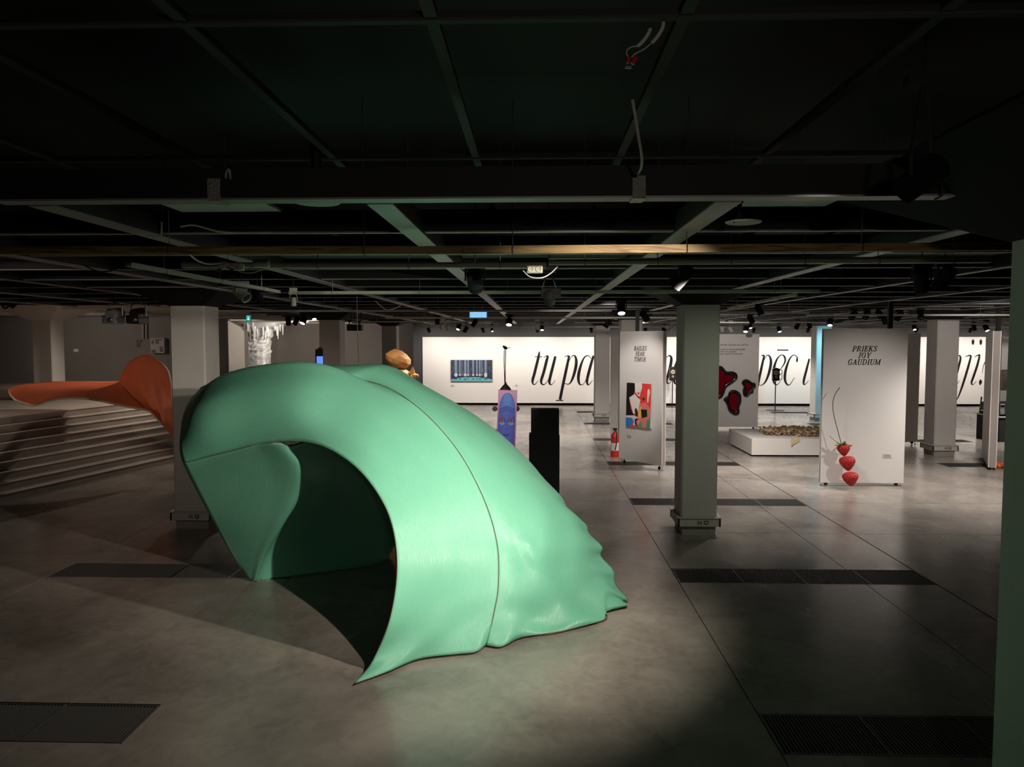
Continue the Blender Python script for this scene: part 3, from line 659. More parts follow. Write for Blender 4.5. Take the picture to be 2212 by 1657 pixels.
# painting on it
p = thing('abstract_figure_painting', 'painting of a white figure on red, black and blue on the FEAR panel', 'painting', onplane(1379, 930, a, n).to_tuple())
TL = onplane(1354, 826.5, a, n, .05); TR = onplane(1407, 829.5, a, n, .05); BL = onplane(1351.5, 919.5, a, n, .05)
LAY = [
 ((.85,.06,.05), [(0,0),(1,0),(1,1),(0,1)]), ((.008,.008,.01), [(0,0),(.35,0),(.36,.12),(.28,.3),(.12,.36),(.2,.6),(.34,.74),(0,.76)]),
 ((.85,.2,.2), [(.55,.46),(.8,.42),(.98,.55),(.97,.9),(.8,1),(.6,.98),(.52,.75)]),
 ((.88,.85,.8), [(.33,0),(.62,0),(.64,.1),(.58,.2),(.55,.3),(.46,.28),(.36,.2)]), ((.8,.05,.05), [(.45,.2),(.54,.21),(.53,.26),(.46,.25)]),
 ((.88,.85,.8), [(.12,.34),(.34,.25),(.45,.31),(.58,.38),(.53,.55),(.5,.72),(.3,.7),(.2,.5)]), ((.02,.02,.02), [(.35,.24),(.38,.24),(.52,.32),(.5,.34)]),
 ((.05,.01,.01), [(.36,.6),(.42,.56),(.5,.66),(.48,.78),(.38,.74)]), ((.9,.62,.05), [(.55,.55),(.66,.52),(.62,.6),(.62,.78),(.5,.79)]),
 ((.01,.01,.012), [(.61,.59),(.85,.58),(.87,.74),(.66,.79)]), ((.05,.45,.15), [(.85,.58),(.89,.57),(.91,.73),(.87,.74)]),
 ((.85,.7,.66), [(0,.76),(.35,.74),(.52,.78),(.5,.82),(0,.8)]), ((.03,.22,.66), [(0,.81),(.24,.80),(.32,.88),(.25,.94),(.2,1),(0,1)]),
 ((.5,.68,.85), [(.26,.80),(.42,.82),(.40,.96),(.3,.97),(.34,.88)]), ((.01,.01,.01), [(.38,.82),(.50,.79),(.50,.9),(.46,.98),(.38,.92)]),
 ((.9,.3,.3), [(.44,.86),(.56,.82),(.62,.9),(.48,.96)]), ((.05,.40,.16), [(.55,.9),(.68,.86),(.66,1),(.52,1)]), ((.05,.36,.16), [(.86,.82),(1,.76),(1,1),(.84,1)]),
 ((.9,.72,.66), [(.86,.13),(.93,.11),(.96,.2),(.92,.3),(.90,.42),(.85,.42),(.85,.28)]), ((.06,.01,.01), [(.64,.32),(.77,.33),(.71,.40)]),
]
def fear(u_, v_):
    c = (.8,.1,.1)
    for col_, pl in LAY:
        if inpoly(u_*.999+.0005, v_*.999+.0005, pl): c = col_
    return c
picture('painted_face', TL, TR-TL, BL-TL, 120, 200, fear, p)
ds = pn*.047; q = [TL, TR, TR+(BL-TL), BL]; q2 = [v+ds for v in q]
MB().add([v+pn*.001 for v in q]+q2, [(0,4,5,1),(1,5,6,2),(2,6,7,3),(3,7,4,0),(7,6,5,4),(3,2,1,0)]).build('canvas_box', M_card, p)
# panel behind fear panel
A = at(1317, 944, z=.09); B = at(1342, 950, z=.09)
board('exhibition_partition', (A.x, A.y), (A.x+.66, A.y-.25), .09, 2.5, .12, 'narrow white panel just left of and behind the FEAR panel')
# mirror panel
xr = at(1637, 900, Y=20).x
t, a, b, u, n = board('exhibition_partition', (xr-1.75, 20), (xr, 20), .07, 2.565, .09, 'white panel with grey italic text and three red blob mirrors')
mb = MB(); r = random.Random(5)
cu = bpy.data.curves.new('wonder_text', 'FONT'); cu.body = 'Vai tevi vel kaut kas izbrīna?\n\nIs there still anything left\nthat can awaken\nyour sense of wonder?'
cu.size = .1; cu.shear = .25; cu.space_line = .85; cu.offset = .0008
o = bpy.data.objects.new('italic_text', cu); COL.objects.link(o); bpy.context.view_layer.update()
me = bpy.data.meshes.new_from_object(o.evaluated_get(bpy.context.evaluated_depsgraph_get())); bpy.data.objects.remove(o)
tx = bpy.data.objects.new('italic_text', me); COL.objects.link(tx); me.materials.clear(); me.materials.append(M_greyink)
wmax = max(v.co.x for v in me.vertices); p0 = at(1555, 750.5, Y=19.99); p1 = at(1617, 750.5, Y=19.99); sc = (p1.x-p0.x)/wmax
hmin = min(v.co.y for v in me.vertices); hh = (at(1555, 741, Y=19.99).z - at(1555, 766, Y=19.99).z); ytop = max(v.co.y for v in me.vertices); sy = hh/(ytop-hmin)
for v in me.vertices: v.co = (p0.x+v.co.x*sc, 19.994, at(1555, 742.5, Y=19.99).z + (v.co.y-ytop)*sy)
mb = MB(); ribbon(mb, [(1576, 742.2, .5), (1578.6, 742.2, .5)], lambda x, y: at(x, y, Y=19.993)); mb.build('macron', M_greyink, t)
tag(tx, kind='stuff'); tx.parent = t; tx.matrix_parent_inverse = parent_world(t).inverted()
def blob(pts, inner, label, ctr):
    k = 5.523
    P = [at(1540+x/k, 700+y/k, Y=19.95) for x, y in pts]; Q = [at(1540+x/k, 700+y/k, Y=19.945) for x, y in inner]
    def closed(P):
        n_ = len(P); out = []
        for i in range(n_):
            for s_ in range(6): out.append(cr([P[i-1], P[i], P[(i+1) % n_], P[(i+2) % n_]], 1+s_/6))
        return out
    P = closed(P); Q = closed(Q); cQ = sum(Q, Vector())/len(Q); Q = [cQ+(v-cQ)*.88 for v in Q]; t_ = thing('blob_mirror', label, 'mirror', (sum(p.x for p in P)/len(P), 19.95, sum(p.z for p in P)/len(P)), 'red mirrors with dark rims')
    n_ = len(P); m_ = len(Q); cq = sum(Q, Vector())/m_
    # rim: rounded rows from outline back, out front, then down to the glass (resample the glass outline by angle)
    def ray(poly, c, ang):
        best = None
        dx, dz = math.cos(ang), math.sin(ang)
        for i in range(len(poly)):
            p_, r_ = poly[i]-c, poly[(i+1) % len(poly)]-c
            e = r_-p_; den = dx*e.z-dz*e.x
            if abs(den) < 1e-9: continue
            tt = (p_.x*e.z-p_.z*e.x)/den; ss = (p_.x*dz-p_.z*dx)/den
            if tt > 0 and 0 <= ss <= 1 and (best is None or tt > best): best = tt
        return best or .01
    N_ = 72; vs = []
    prof = [(1.0, .045), (1.0, .02), (.93, -.005), (.75, -.02), (.45, -.018), (.12, 0), (0, .012)]
    for w_, dy in prof:
        for i in range(N_):
            an = 2*math.pi*i/N_; ro, ri = ray(P, cq, an), ray(Q, cq, an); ri = min(ri, ro*.9); rr_ = ri+(ro-ri)*w_
            vs.append((cq.x+math.cos(an)*rr_, 19.945+dy, cq.z+math.sin(an)*rr_))
    fs = [(j*N_+i, j*N_+(i+1) % N_, (j+1)*N_+(i+1) % N_, (j+1)*N_+i) for j in range(len(prof)-1) for i in range(N_)]
    MB().add(vs, fs).build('padded_rim', M_rim, t_, smooth=True)
    vs = [(cq.x, 19.955, cq.z)] + [(cq.x+math.cos(2*math.pi*i/N_)*min(ray(Q, cq, 2*math.pi*i/N_), ray(P, cq, 2*math.pi*i/N_)*.92), 19.955, cq.z+math.sin(2*math.pi*i/N_)*min(ray(Q, cq, 2*math.pi*i/N_), ray(P, cq, 2*math.pi*i/N_)*.92)) for i in range(N_)]
    MB().add(vs, [(0, i+1, (i+1) % N_+1) for i in range(N_)]).build('red_glass', M_rglass, t_)
M_rim = mat('dark_brown_glazed_rim', (.018, .008, .006), .18)
M_rglass = mat('dark_red_mirror', (.30, .002, .016), .12, .35)
blob([(65,500),(110,505),(140,535),(170,565),(240,565),(290,595),(292,650),(240,700),(165,755),(140,820),(110,875),(70,893),(10,880),(-40,830),(-60,720),(-50,600),(0,520)],
     [(70,530),(105,540),(140,585),(190,603),(245,605),(266,640),(230,670),(150,715),(115,770),(95,850),(60,862),(10,840),(-20,720),(10,570)], 'largest red blob mirror, partly behind the central column', None)
blob([(405,658),(440,672),(470,695),(505,705),(512,745),(485,780),(480,820),(445,835),(410,868),(370,855),(358,800),(368,750),(346,710),(362,672)],
     [(400,690),(430,700),(455,730),(475,735),(465,770),(435,800),(415,838),(395,825),(400,770),(380,730),(378,700)], 'smallest red blob mirror, highest on the right', None)
blob([(255,785),(305,805),(338,850),(338,930),(318,990),(318,1060),(275,1088),(228,1068),(190,1035),(172,980),(150,930),(128,905),(150,875),(178,860),(200,805)],
     [(250,818),(285,830),(303,875),(295,960),(285,1040),(255,1050),(215,1010),(198,960),(192,900),(210,840)], 'red blob mirror hanging lowest, knobbly on its left side', None)
# other panels
t, a, b, u, n = board('exhibition_partition', (7.45, 17.4), (at(1981, 900, Y=17.3).x, 17.25), .08, 2.56, .11, 'white panel seen between the strawberry panel and the right column')
A = at(2150, 1010, z=.06); t, a, b, u, n = board('exhibition_partition', (A.x+.02, A.y), (A.x+.82, A.y+1.55), .05, 2.57, .13, 'white panel seen edge-on at the right with the orange heap behind it')
t, a, b, u, n = board('exhibition_partition', (13.3, 21.5), (15.2, 21.5), .05, 2.5, .1, 'white panel at the far right with the framed dark print')
f_ = thing('framed_print', 'dark landscape print in a brown wooden frame by the right edge', 'picture', (13.9, 21.45, 1.4))
a0, a1 = at(2167, 801, Y=21.42), at(2205, 836, Y=21.42)
def landscape(u_, v_):
    if .3 < u_ < .75 and .45 < v_ < .65: return (.30,.29,.28)
    k = .5+.5*math.sin(u_*9+v_*4)*math.cos(v_*11); return (.05+.12*(1-v_)+.04*k,)*3
picture('print', a0, Vector((a1.x-a0.x,0,0)), Vector((0,0,a1.z-a0.z)), 50, 40, landscape, f_)
mb = MB(); w_ = .03
mb.box((a0.x-w_, 21.40, a0.z), (a1.x+w_, 21.47, a0.z+w_)).box((a0.x-w_, 21.40, a1.z-w_), (a1.x+w_, 21.47, a1.z)).box((a0.x-w_, 21.40, a1.z), (a0.x, 21.47, a0.z)).box((a1.x, 21.40, a1.z), (a1.x+w_, 21.47, a0.z))
mb.build('wooden_frame', mat('brown_frame', (.2, .1, .05), .5), f_)
tb = thing('display_case', 'low black display table with glass top by the right edge', 'table', (13.1, 18.6, 0))
M_cloth = mat('black_cloth', (.012, .013, .012), .9)
c0 = at(2157, 955, z=0); MB().box((c0.x, c0.y, 0), (c0.x+1.3, c0.y+.9, .58)).build('draped_base', M_cloth, tb, bevel=.01)
MB().box((c0.x-.02, c0.y-.02, .58), (c0.x+1.32, c0.y+.92, .6)).build('table_edge', M_pale, tb)
MB().box((c0.x+.05, c0.y+.05, .6), (c0.x+1.2, c0.y+.85, .9)).build('glass_case', mat('case_glass', (.8,.85,.85), .03, trans=1), tb)
M_org = mat('orange_skin', (.62, .13, .03), .5, noise=.3, nscale=20, bump=.4, bscale=30)
c0 = at(2162, 1012, z=0); r = random.Random(2)
for k in range(9):
    x, y = c0.x+(k % 3)*.1-.03, c0.y+(k//3)*.105; z = .047
    o = MB().lathe([(.004,-.045),(.03,-.035),(.045,-.012),(.045,.012),(.032,.034),(.004,.045)], (x, y, z), 10, axis=(r.uniform(-1,1), r.uniform(-1,1), 1)).build('orange_lump', M_org, smooth=True)
    tag(o, 'crinkled orange lump on the floor by the edge-on panel, %s row, %s' % (('front', 'middle', 'back')[k//3], ('left', 'centre', 'right')[k % 3]), 'ornament', 'orange lumps on the floor')
# ================================================================ STRAWBERRIES
M_berry = mat('strawberry_red', (.45, .016, .010), .55)
def berry(c, R, Hh, tilt, label, seed):
    """knitted-ridge strawberry, tip down, c = centre of widest girth"""
    t_ = thing('strawberry', label, 'strawberry', c.to_tuple(), None)
    prof = [(0,-.62),(.16,-.58),(.42,-.42),(.68,-.18),(.90,.08),(1.0,.30),(.93,.50),(.72,.63),(.4,.70),(0,.70)]
    ps = spline([Vector((a_, b_, 0)) for a_, b_ in prof], 8); nA = 104; vs = []
    Rt = Euler(tilt).to_matrix()
    for i, p_ in enumerate(ps):
        for k in range(nA):
            an = 2*math.pi*k/nA
            g1 = math.sin(13*an + i*.5); g2 = math.sin(13*an - i*.5)
            rg = 1 + .06*max(g1, g2) * min(1, p_.x*3)
            v = Vector((p_.x*R*rg*math.cos(an), p_.x*R*rg*math.sin(an), p_.y*Hh)); vs.append(c + Rt @ v)
    nn = len(ps); fs = [(i*nA+k, i*nA+(k+1) % nA, (i+1)*nA+(k+1) % nA, (i+1)*nA+k) for i in range(nn-1) for k in range(nA)]
    MB().add(vs, fs).build('fruit', M_berry, t_, smooth=True)
    return t_, Rt
Yb = 11.97
def bc(px, py): return at(px, py, Y=Yb)
b3, _ = berry(bc(1837.5, 1036.5), .118, .172, (0, -.16, 0), 'lowest of the three stacked strawberries, tip on the floor', 1)
b2, _ = berry(bc(1831, 1003), .117, .178, (0, -.14, 0), 'middle one of the three stacked strawberries', 2)
b1, Rt = berry(bc(1822.5, 973.5), .096, .150, (0, -.12, 0), 'topmost strawberry with green leaves and a long curved stem', 3)
M_leaf = mat('leaf_green', (.04, .28, .03), .5)
c = bc(1820, 965)
r = random.Random(4)
for k in range(7):
    an = 2*math.pi*k/7+.2; L_ = r.uniform(.15, .21); lift = r.uniform(.0, .6); pts = []; vs = []
    for i in range(7):
        s_ = i/6; rad = L_*s_; z = lift*rad + .25*rad*rad/L_*(1 if k % 2 else -.3)+.01; w_ = .03*math.sin(math.pi*min(1, s_*.9+.12))
        dx, dy = math.cos(an), math.sin(an); m_ = c+Vector((dx*rad, dy*rad*.7, z+.01)); s2 = Vector((-dy, dx, 0))*w_
        vs += [m_+s2+Vector((0,0,.006)), m_-s2+Vector((0,0,.006)), m_-Vector((0,0,.004))]
    fs = []
    for i in range(6):
        a_ = 3*i; fs += [(a_, a_+3, a_+4, a_+1), (a_+1, a_+4, a_+5, a_+2), (a_+2, a_+5, a_+3, a_)]
    MB().add(vs, fs).build('leaf', M_leaf, b1, smooth=True)
MB().tube(spline([bc(1819, 965), bc(1811, 935), bc(1802, 900), bc(1799, 880), bc(1800, 864), bc(1805, 850), bc(1814, 837)], 8), [.006]*49, 6).build('curved_stem', mat('stem_brown', (.10, .07, .05), .6), b1)
# ================================================================ WHITE PLATFORM WITH HEAP
pl = thing('low_plinth', 'low white plinth carrying the heap of brown scraps', 'plinth', (5.8, 16.2, 0))
MB().box((4.5, 15.36, .03), (7.3, 17.15, .365)).build('plinth_box', M_white, pl, bevel=.004)
MB().box((4.56, 15.42, 0), (7.24, 17.09, .03)).build('recessed_foot', M_black, pl)
r = random.Random(11); mb = MB(); hp = thing('scrap_heap', 'heap of crinkled tan and brown scraps spread on the white plinth', 'installation', (6, 16.1, .365))
cols = [(.55,.38,.19), (.62,.46,.2), (.38,.24,.14), (.6,.40,.30), (.70,.56,.32)]; mats = [mat('crinkled_scrap_%s' % n_, c_, .5, noise=.3, nscale=30) for n_, c_ in zip(('tan', 'ochre', 'brown', 'rose', 'straw'), cols)]
def inheap(x, y):
    return ((x-6.15)/1.15)**2 + ((y-16.25)/.62)**2 < 1 + .25*math.sin(x*9)+.2*math.cos(y*11)
cnt = 0
while cnt < 1700:
    x, y = r.uniform(4.95, 7.25), r.uniform(15.45, 16.95)
    if not inheap(x, y): continue
    s_ = r.uniform(.018, .045); z = .37+r.uniform(0, .09); E = Euler((r.uniform(-.7,.7), r.uniform(-.7,.7), r.uniform(0, 6.28))).to_matrix()
    q = [E @ Vector(v)*s_ + Vector((x, y, z+.02)) for v in ((-1,-.5,0),(0,-.6,.35),(1,-.4,0),(1,.5,.1),(0,.6,.4),(-1,.5,0),(0,0,-.15))]
    for v in q: v.z = max(v.z, .367)
    mb.add(q, [(0,1,4,5),(1,2,3,4),(0,6,1),(1,6,2),(2,6,3),(3,6,4),(4,6,5),(5,6,0)], r.randrange(5)); cnt += 1
tag(mb.build('scraps', mats, hp), kind='stuff')
q0 = at(1718, 945, Y=15.34); mb = MB()
for k in range(5):
    x = q0.x+(k-2)*.035; ribbon(mb, [(x, .40, .03), (x+.01, .33, .05), (x-.01, .24+.02*k, .03)], lambda a_, b_: Vector((a_, 15.33+.006*k, b_)))
mb.build('hanging_strips', mats[4], hp)
# ================================================================ OTHER EXHIBITS
# forest painting on the far wall
f_ = thing('tree_trunk_painting', 'wide blue painting of tree trunks hanging left on the long white wall', 'painting', (-1.9, 27.2, 1.4))
Yp = 27.2; TL = at(973.5, 777.5, Y=Yp); BR = at(1063.5, 824, Y=Yp)
TR_ = [(.125,.05,.08),(.22,.03,.04),(.35,.045,.06),(.42,.03,.04),(.54,.035,.04),(.63,.03,.04),(.70,.03,.05),(.84,.045,.10),(.75,.015,.02),(.27,.012,.01)]
def forest(u_, v_):
    if v_ > .965: return (.25,.24,.22)
    e = .80 + .14*(2*u_-1)**2*.8
    if v_ > e:
        for cx, cy, rx in ((.12,.89,.045),(.22,.89,.03),(.35,.90,.045),(.42,.86,.02),(.54,.89,.04),(.63,.88,.02),(.70,.9,.03),(.84,.89,.045),(.75,.85,.02)):
            if ((u_-cx)/rx)**2+((v_-cy)/.028)**2 < 1: return (.03,.10,.15)
        return (.10,.42,.50)
    c = (.018,.022,.04)
    n_ = math.sin(u_*60)*math.sin(v_*23+u_*17); c = tuple(x*(1.3+.5*n_) for x in c)
    for k in range(7):
        a_ = .02+.16*k
        if abs((u_-a_)-.05*math.sin(v_*(5+k))) < .004 and .3 < v_ < .75: c = (.16,.19,.24)
    for cx, w_, h_ in TR_:
        if abs(u_-cx) < w_*(.75+.35*v_) and v_ < .72:
            s_ = 1-abs(u_-cx)/w_; m_ = .08+.28*s_*s_; c = (m_*.6, m_*.8, m_*1.15)
        if ((u_-cx)/(w_*.8))**2+((v_-.70)/(h_*1.1))**2 < 1: c = (.50,.50,.50)
    return c
picture('painted_face', TL, Vector((BR.x-TL.x,0,0)), Vector((0,0,BR.z-TL.z)), 220, 110, forest, f_)
MB().box((TL.x, Yp+.001, BR.z), (BR.x, 27.249, TL.z)).build('canvas_box', M_edge, f_)
caption(lw, at(978, 833, Y=27.245), ux, Vector((0,1,0)), .16, .07, ink=1); caption(lw, at(1116, 833, Y=27.245), ux, Vector((0,1,0)), .13, .06)
# blue face picture on a stand
Yf = 12.2; f_ = thing('blue_face_picture', 'tall narrow pink picture of a sad blue face standing behind the green sculpture', 'painting', (-.52, 12.3, 0))
TL = at(1076.5, 842.5, Y=Yf); TR2 = at(1117.5, 843.5, Y=Yf); BLp = at(1071.5, 972, Y=Yf-.05)
def ell(u_, v_, cx, cy, rx, ry): return ((u_-cx)/rx)**2+((v_-cy)/ry)**2
def face(u_, v_):
    bg = (.62-.25*v_, .32-.25*v_, .48-.18*v_)
    hw = .44 if .3 < v_ < .75 else (.44*math.sqrt(max(0, 1-((.36-v_)/.32)**2)) if v_ <= .36 else .44-.25*(v_-.75))
    x = (u_-.5)
    if v_ < .045 or abs(x) > hw: return bg
    sh = max(0, 1-(abs(x)/max(hw,.01))**2)**.5
    c = [.05+.05*sh, .09+.13*sh, .42+.20*sh]
    if v_ > .3: c = [.05+.05*sh+.04*(v_-.3), .07+.07*sh, .36+.2*sh]
    if ell(u_, v_, .5, .15, .2, .1) < 1: c = [.12, .25, .62]
    for k in (.33, .36, .39):     # brow folds
        d = abs(v_-(k+.12*abs(x)-.06))
        if d < .006: c = [.02,.03,.2]
        elif d < .014: c = [.12,.18,.6]
    for s_ in (-1, 1):
        ex = .5+s_*.235; w_ = ell(u_, v_, ex, .515, .17, .062)
        if w_ < 1: c = [.03,.05,.25] if w_ > .6 else [.10,.13,.55]
        if ell(u_, v_, ex, .545, .15, .038) < 1 and v_ > .54: c = [.20,.36,.50]
        if ell(u_, v_, ex, .50, .10, .038) < 1: c = [.34,.07,.05] if (int(u_*40)+int(v_*90)) % 2 else [.42,.16,.10]
        if ell(u_, v_, ex, .503, .035, .02) < 1: c = [.12,.01,.02]
    if abs(x) < .07 and .5 < v_ < .72: c = [.09,.13,.6]
    if ell(u_, v_, .5, .74, .15, .02) < 1: c = [.03,.03,.22]
    if ell(u_, v_, .5, .73, .10, .012) < 1: c = [.10,.14,.6]
    if abs(v_-(.86+.3*x*x)) < .008 and abs(x) < .2: c = [.02,.02,.15]
    if abs(v_-(.89+.3*x*x)) < .018 and abs(x) < .15: c = [.13,.14,.6]
    return tuple(c)
picture('painted_face', TL, TR2-TL, BLp-TL, 90, 260, face, f_)
q = [TL, TR2, TR2+(BLp-TL), BLp]; q2 = [v+Vector((0,.06,0)) for v in q]
MB().add([v+Vector((0,.001,0)) for v in q]+q2, [(0,4,5,1),(1,5,6,2),(2,6,7,3),(3,7,4,0),(7,6,5,4),(3,2,1,0)]).build('canvas_box', mat('purple_canvas_edge', (.07,.03,.09), .6), f_)
MB().box((-.72, 12.26, 0), (-.36, 12.42, .9)).build('support_stand', M_black, f_)
# spoon-like sculpture with bird
Ys = 16.5; f_ = thing('bird_spoon_sculpture', 'dark wooden spoon-shaped sculpture with a tiny bird on its tall twin stems', 'sculpture', (-.65, 16.5, 0))
sp = lambda px, py, dy=0: at(px, py, Y=Ys+dy)
M_bronze = mat('dark_walnut', (.10, .062, .045), .45, noise=.3, nscale=12)
prof = [(.012, 825), (.03, 830), (.075, 835), (.115, 840), (.135, 848), (.15, 862), (.16, 880), (.14, 915), (.08, 950), (.05, 985)]
mb = MB(); c = sp(1092, 840); nA = 20; vs = []
for rr_, py in prof:
    z = sp(1092, py).z
    vs += [(c.x+rr_*math.cos(2*math.pi*k/nA)*(1+.06*math.cos(2*math.pi*k/nA*6)), Ys+rr_*.7*math.sin(2*math.pi*k/nA), z) for k in range(nA)]
mb.add(vs, [(j*nA+k, j*nA+(k+1) % nA, (j+1)*nA+(k+1) % nA, (j+1)*nA+k) for j in range(len(prof)-1) for k in range(nA)]+[tuple(range((len(prof)-1)*nA, len(prof)*nA)), tuple(range(nA-1,-1,-1))])
mb.build('fluted_bowl', M_bronze, f_, smooth=True)
for dx in (-1.6, 1.4):
    MB().tube(spline([sp(1091+dx*.3, 830), sp(1090.5+dx*.7, 800), sp(1090.5+dx, 775), sp(1091+dx, 756)], 6), .010, 6).build('stem', M_bronze, f_)
zb = sp(1092, 985).z; MB().lathe([(.22, 0), (.22, .03), (.05, .05), (.05, max(.06, zb))], (c.x, Ys, 0), 16).build('foot', M_bronze, f_)
for px in (1069, 1117):
    MB().lathe([(.01, -.05), (.055, -.04), (.06, 0), (.055, .04), (.01, .05)], sp(px, 883), 12, axis=(0,1,0)).build('handle_knob', M_bronze, f_)
MB().tube([sp(1066, 884), sp(1119, 884)], .022, 8).build('cross_handle', M_bronze, f_)
b_ = sp(1091.5, 751.5)
mb = MB().lathe([(.004,-.05),(.03,-.03),(.042,0),(.03,.03),(.012,.05)], b_, 10, axis=(.6,0,-.35)); mb.lathe([(.004,-.025),(.022,-.012),(.026,0),(.018,.018),(.003,.026)], b_+Vector((-.035,0,.03)), 10, axis=(-.8,0,.3))
mb.tube([b_+Vector((.03,0,-.01)), b_+Vector((.12,0,.01))], [.012,.004], 6); mb.tube([b_+Vector((-.055,0,.035)), b_+Vector((-.08,0,.03))], [.006,.001], 6)
mb.build('small_bird', M_bronze, f_, smooth=True)
# black kiosk
Yk = 11.55; k_ = thing('speaker_pillar', 'tall black cloth-covered pillar to the right of the green sculpture', 'pillar', (.1, 11.7, 0))
x0, x1 = at(1147, 900, Y=Yk).x, at(1208, 900, Y=Yk).x; z1 = at(1180, 885, Y=Yk).z; zm = at(1180, 940, Y=Yk).z
MB().box((x0, Yk, zm-.01), (x1, Yk+.34, z1)).build('upper_box', M_cloth, k_, bevel=.006)
MB().box((x0-.03, Yk-.0, 0), (x1+.008, Yk+.36, zm)).build('lower_box', M_cloth, k_, bevel=.006)
# gauge instruments on stands
M_brass = mat('aged_brass_dial', (.42, .38, .25), .4, .3); M_blackw = mat('black_lacquer', (.012,.01,.009), .35)
def gauge(px, ptop, pbot, pfoot, w, label, handle=False):
    Y = (CH)*F/(pfoot-735); c = at(px, 800, Y=Y); t_ = thing('dial_instrument', label, 'clock', (c.x, Y, 0))
    zt, zb_ = at(px, ptop, Y=Y).z, at(px, pbot, Y=Y).z; hw = w/2*Y/F
    vs = []; prof = [(-.85,-1),(0,-1.08),(.85,-1),(1.05,-.9),(.95,-.6),(1,0),(.95,.65),(1.05,.9),(.7,1),(0,1.12),(-.7,1),(-1.05,.9),(-.95,.65),(-1,0),(-.95,-.6),(-1.05,-.9)]
    zc_, hh_ = (zt+zb_)/2, (zt-zb_)/2; n_ = len(prof)
    vs = [(c.x+a_*hw, y_, zc_+b_*hh_) for y_ in (Y-.05, Y+.05) for a_, b_ in prof]
    MB().add(vs, [tuple(range(n_)), tuple(range(2*n_-1, n_-1, -1))]+[(i, i+n_, (i+1) % n_+n_, (i+1) % n_) for i in range(n_)]).build('case', M_blackw, t_)
    for dz, rr_ in ((.32, .72), (-.38, .38)):
        d_ = MB().lathe([(rr_*hw, 0), (rr_*hw, .02), (rr_*hw*.86, .024), (.002, .024)], (c.x, Y-.05, zc_+dz*hh_), 20, axis=(0,-1,0)).build('dial', M_brass, t_)
        mb = MB(); ribbon(mb, [(0,0,.012),(rr_*hw*.6, rr_*hw*.2,.004)], lambda a_, b_: Vector((c.x+a_, Y-.078, zc_+dz*hh_+b_))); ribbon(mb, [(0,0,.012),(-rr_*hw*.4, rr_*hw*.15,.006)], lambda a_, b_: Vector((c.x+a_, Y-.078, zc_+dz*hh_+b_)))
        mb.build('pointer', M_blackw, d_)
    MB().tube([(c.x, Y, .01), (c.x, Y, zb_+.02)], .018, 8).build('pole', M_blackw, t_)
    MB().lathe([(.30, 0), (.30, .012), (.02, .02)], (c.x, Y, 0), 24).build('base_disc', M_blackw, t_)
    if handle:
        for s_, a0, a1 in ((1, .75, .1), (1, -.05, -.75)):
            MB().tube([(c.x+hw, Y, zc_+a0*hh_), (c.x+hw*1.75, Y, zc_+a0*hh_), (c.x+hw*1.75, Y, zc_+a1*hh_), (c.x+hw, Y, zc_+a1*hh_)], .014, 6).build('side_bracket', M_blackw, t_)
gauge(1453, 794, 822, 878, 13.5, 'black two-dial instrument on a thin pole between the FEAR panel and the central column')
gauge(1676, 796, 822, 885, 15, 'black two-dial instrument with side brackets in front of the letters pēc', True)
# fire extinguisher
e = thing('fire_extinguisher', 'red fire extinguisher on the floor at the left edge of the FEAR panel', 'fire extinguisher', tuple(at(1331, 982, z=0)))
c = Vector((1.66, 15.2, 0)); MB().lathe([(.075,0),(.082,.02),(.082,.42),(.06,.49),(.025,.52),(.025,.56)], c, 16).build('cylinder', M_red, e, smooth=True)
MB().cbox((c.x, c.y-.0, c.z+.58), (.09, .03, .04)).build('valve_head', M_wire, e)
MB().tube(spline([c+Vector((0,-.03,.58)), c+Vector((.02,-.11,.52)), c+Vector((.02,-.11,.3)), c+Vector((0,-.095,.16))], 6), .012, 6).build('hose', M_wire, e)
MB().lathe([(.0835,.14),(.0835,.30)], c, 16).build('label_band', M_card, e)
# rod lamp at the far right
f_ = thing('hooked_floor_lamp', 'tall thin rod with dark twisted lamp head before the question mark', 'lamp', tuple(at(2128, 872, z=0)))
Yr = 24.5; rp = lambda px, py: at(px, py, Y=Yr)
MB().tube([rp(2129, 868), rp(2133.5, 740)], .018, 6).build('rod', mat('brass_rod', (.22,.16,.08), .4, .5), f_)
MB().tube(spline([rp(2139, 727), rp(2134, 729), rp(2132, 735), rp(2133, 742), rp(2138, 738), rp(2146, 730), rp(2141, 724)], 6), .035, 8).build('lamp_head', M_wire, f_)
b0 = rp(2129, 868); MB().tube([(b0.x, Yr, 0), (b0.x, Yr, b0.z+.02)], .018, 6).build('lower_rod', M_wire, f_); MB().lathe([(.2, 0), (.2,.012), (.02,.02)], (b0.x, Yr, 0), 16).build('base_disc', M_wire, f_)
c1 = at(2112, 926, z=0); o = MB().tube([c1+Vector((0,0,.01)), c1+Vector((.22,.25,.85))], .018, 6).build('leaning_stick', M_wire); tag(o, 'thin dark stick rising aslant from the floor near the right column', 'stick')
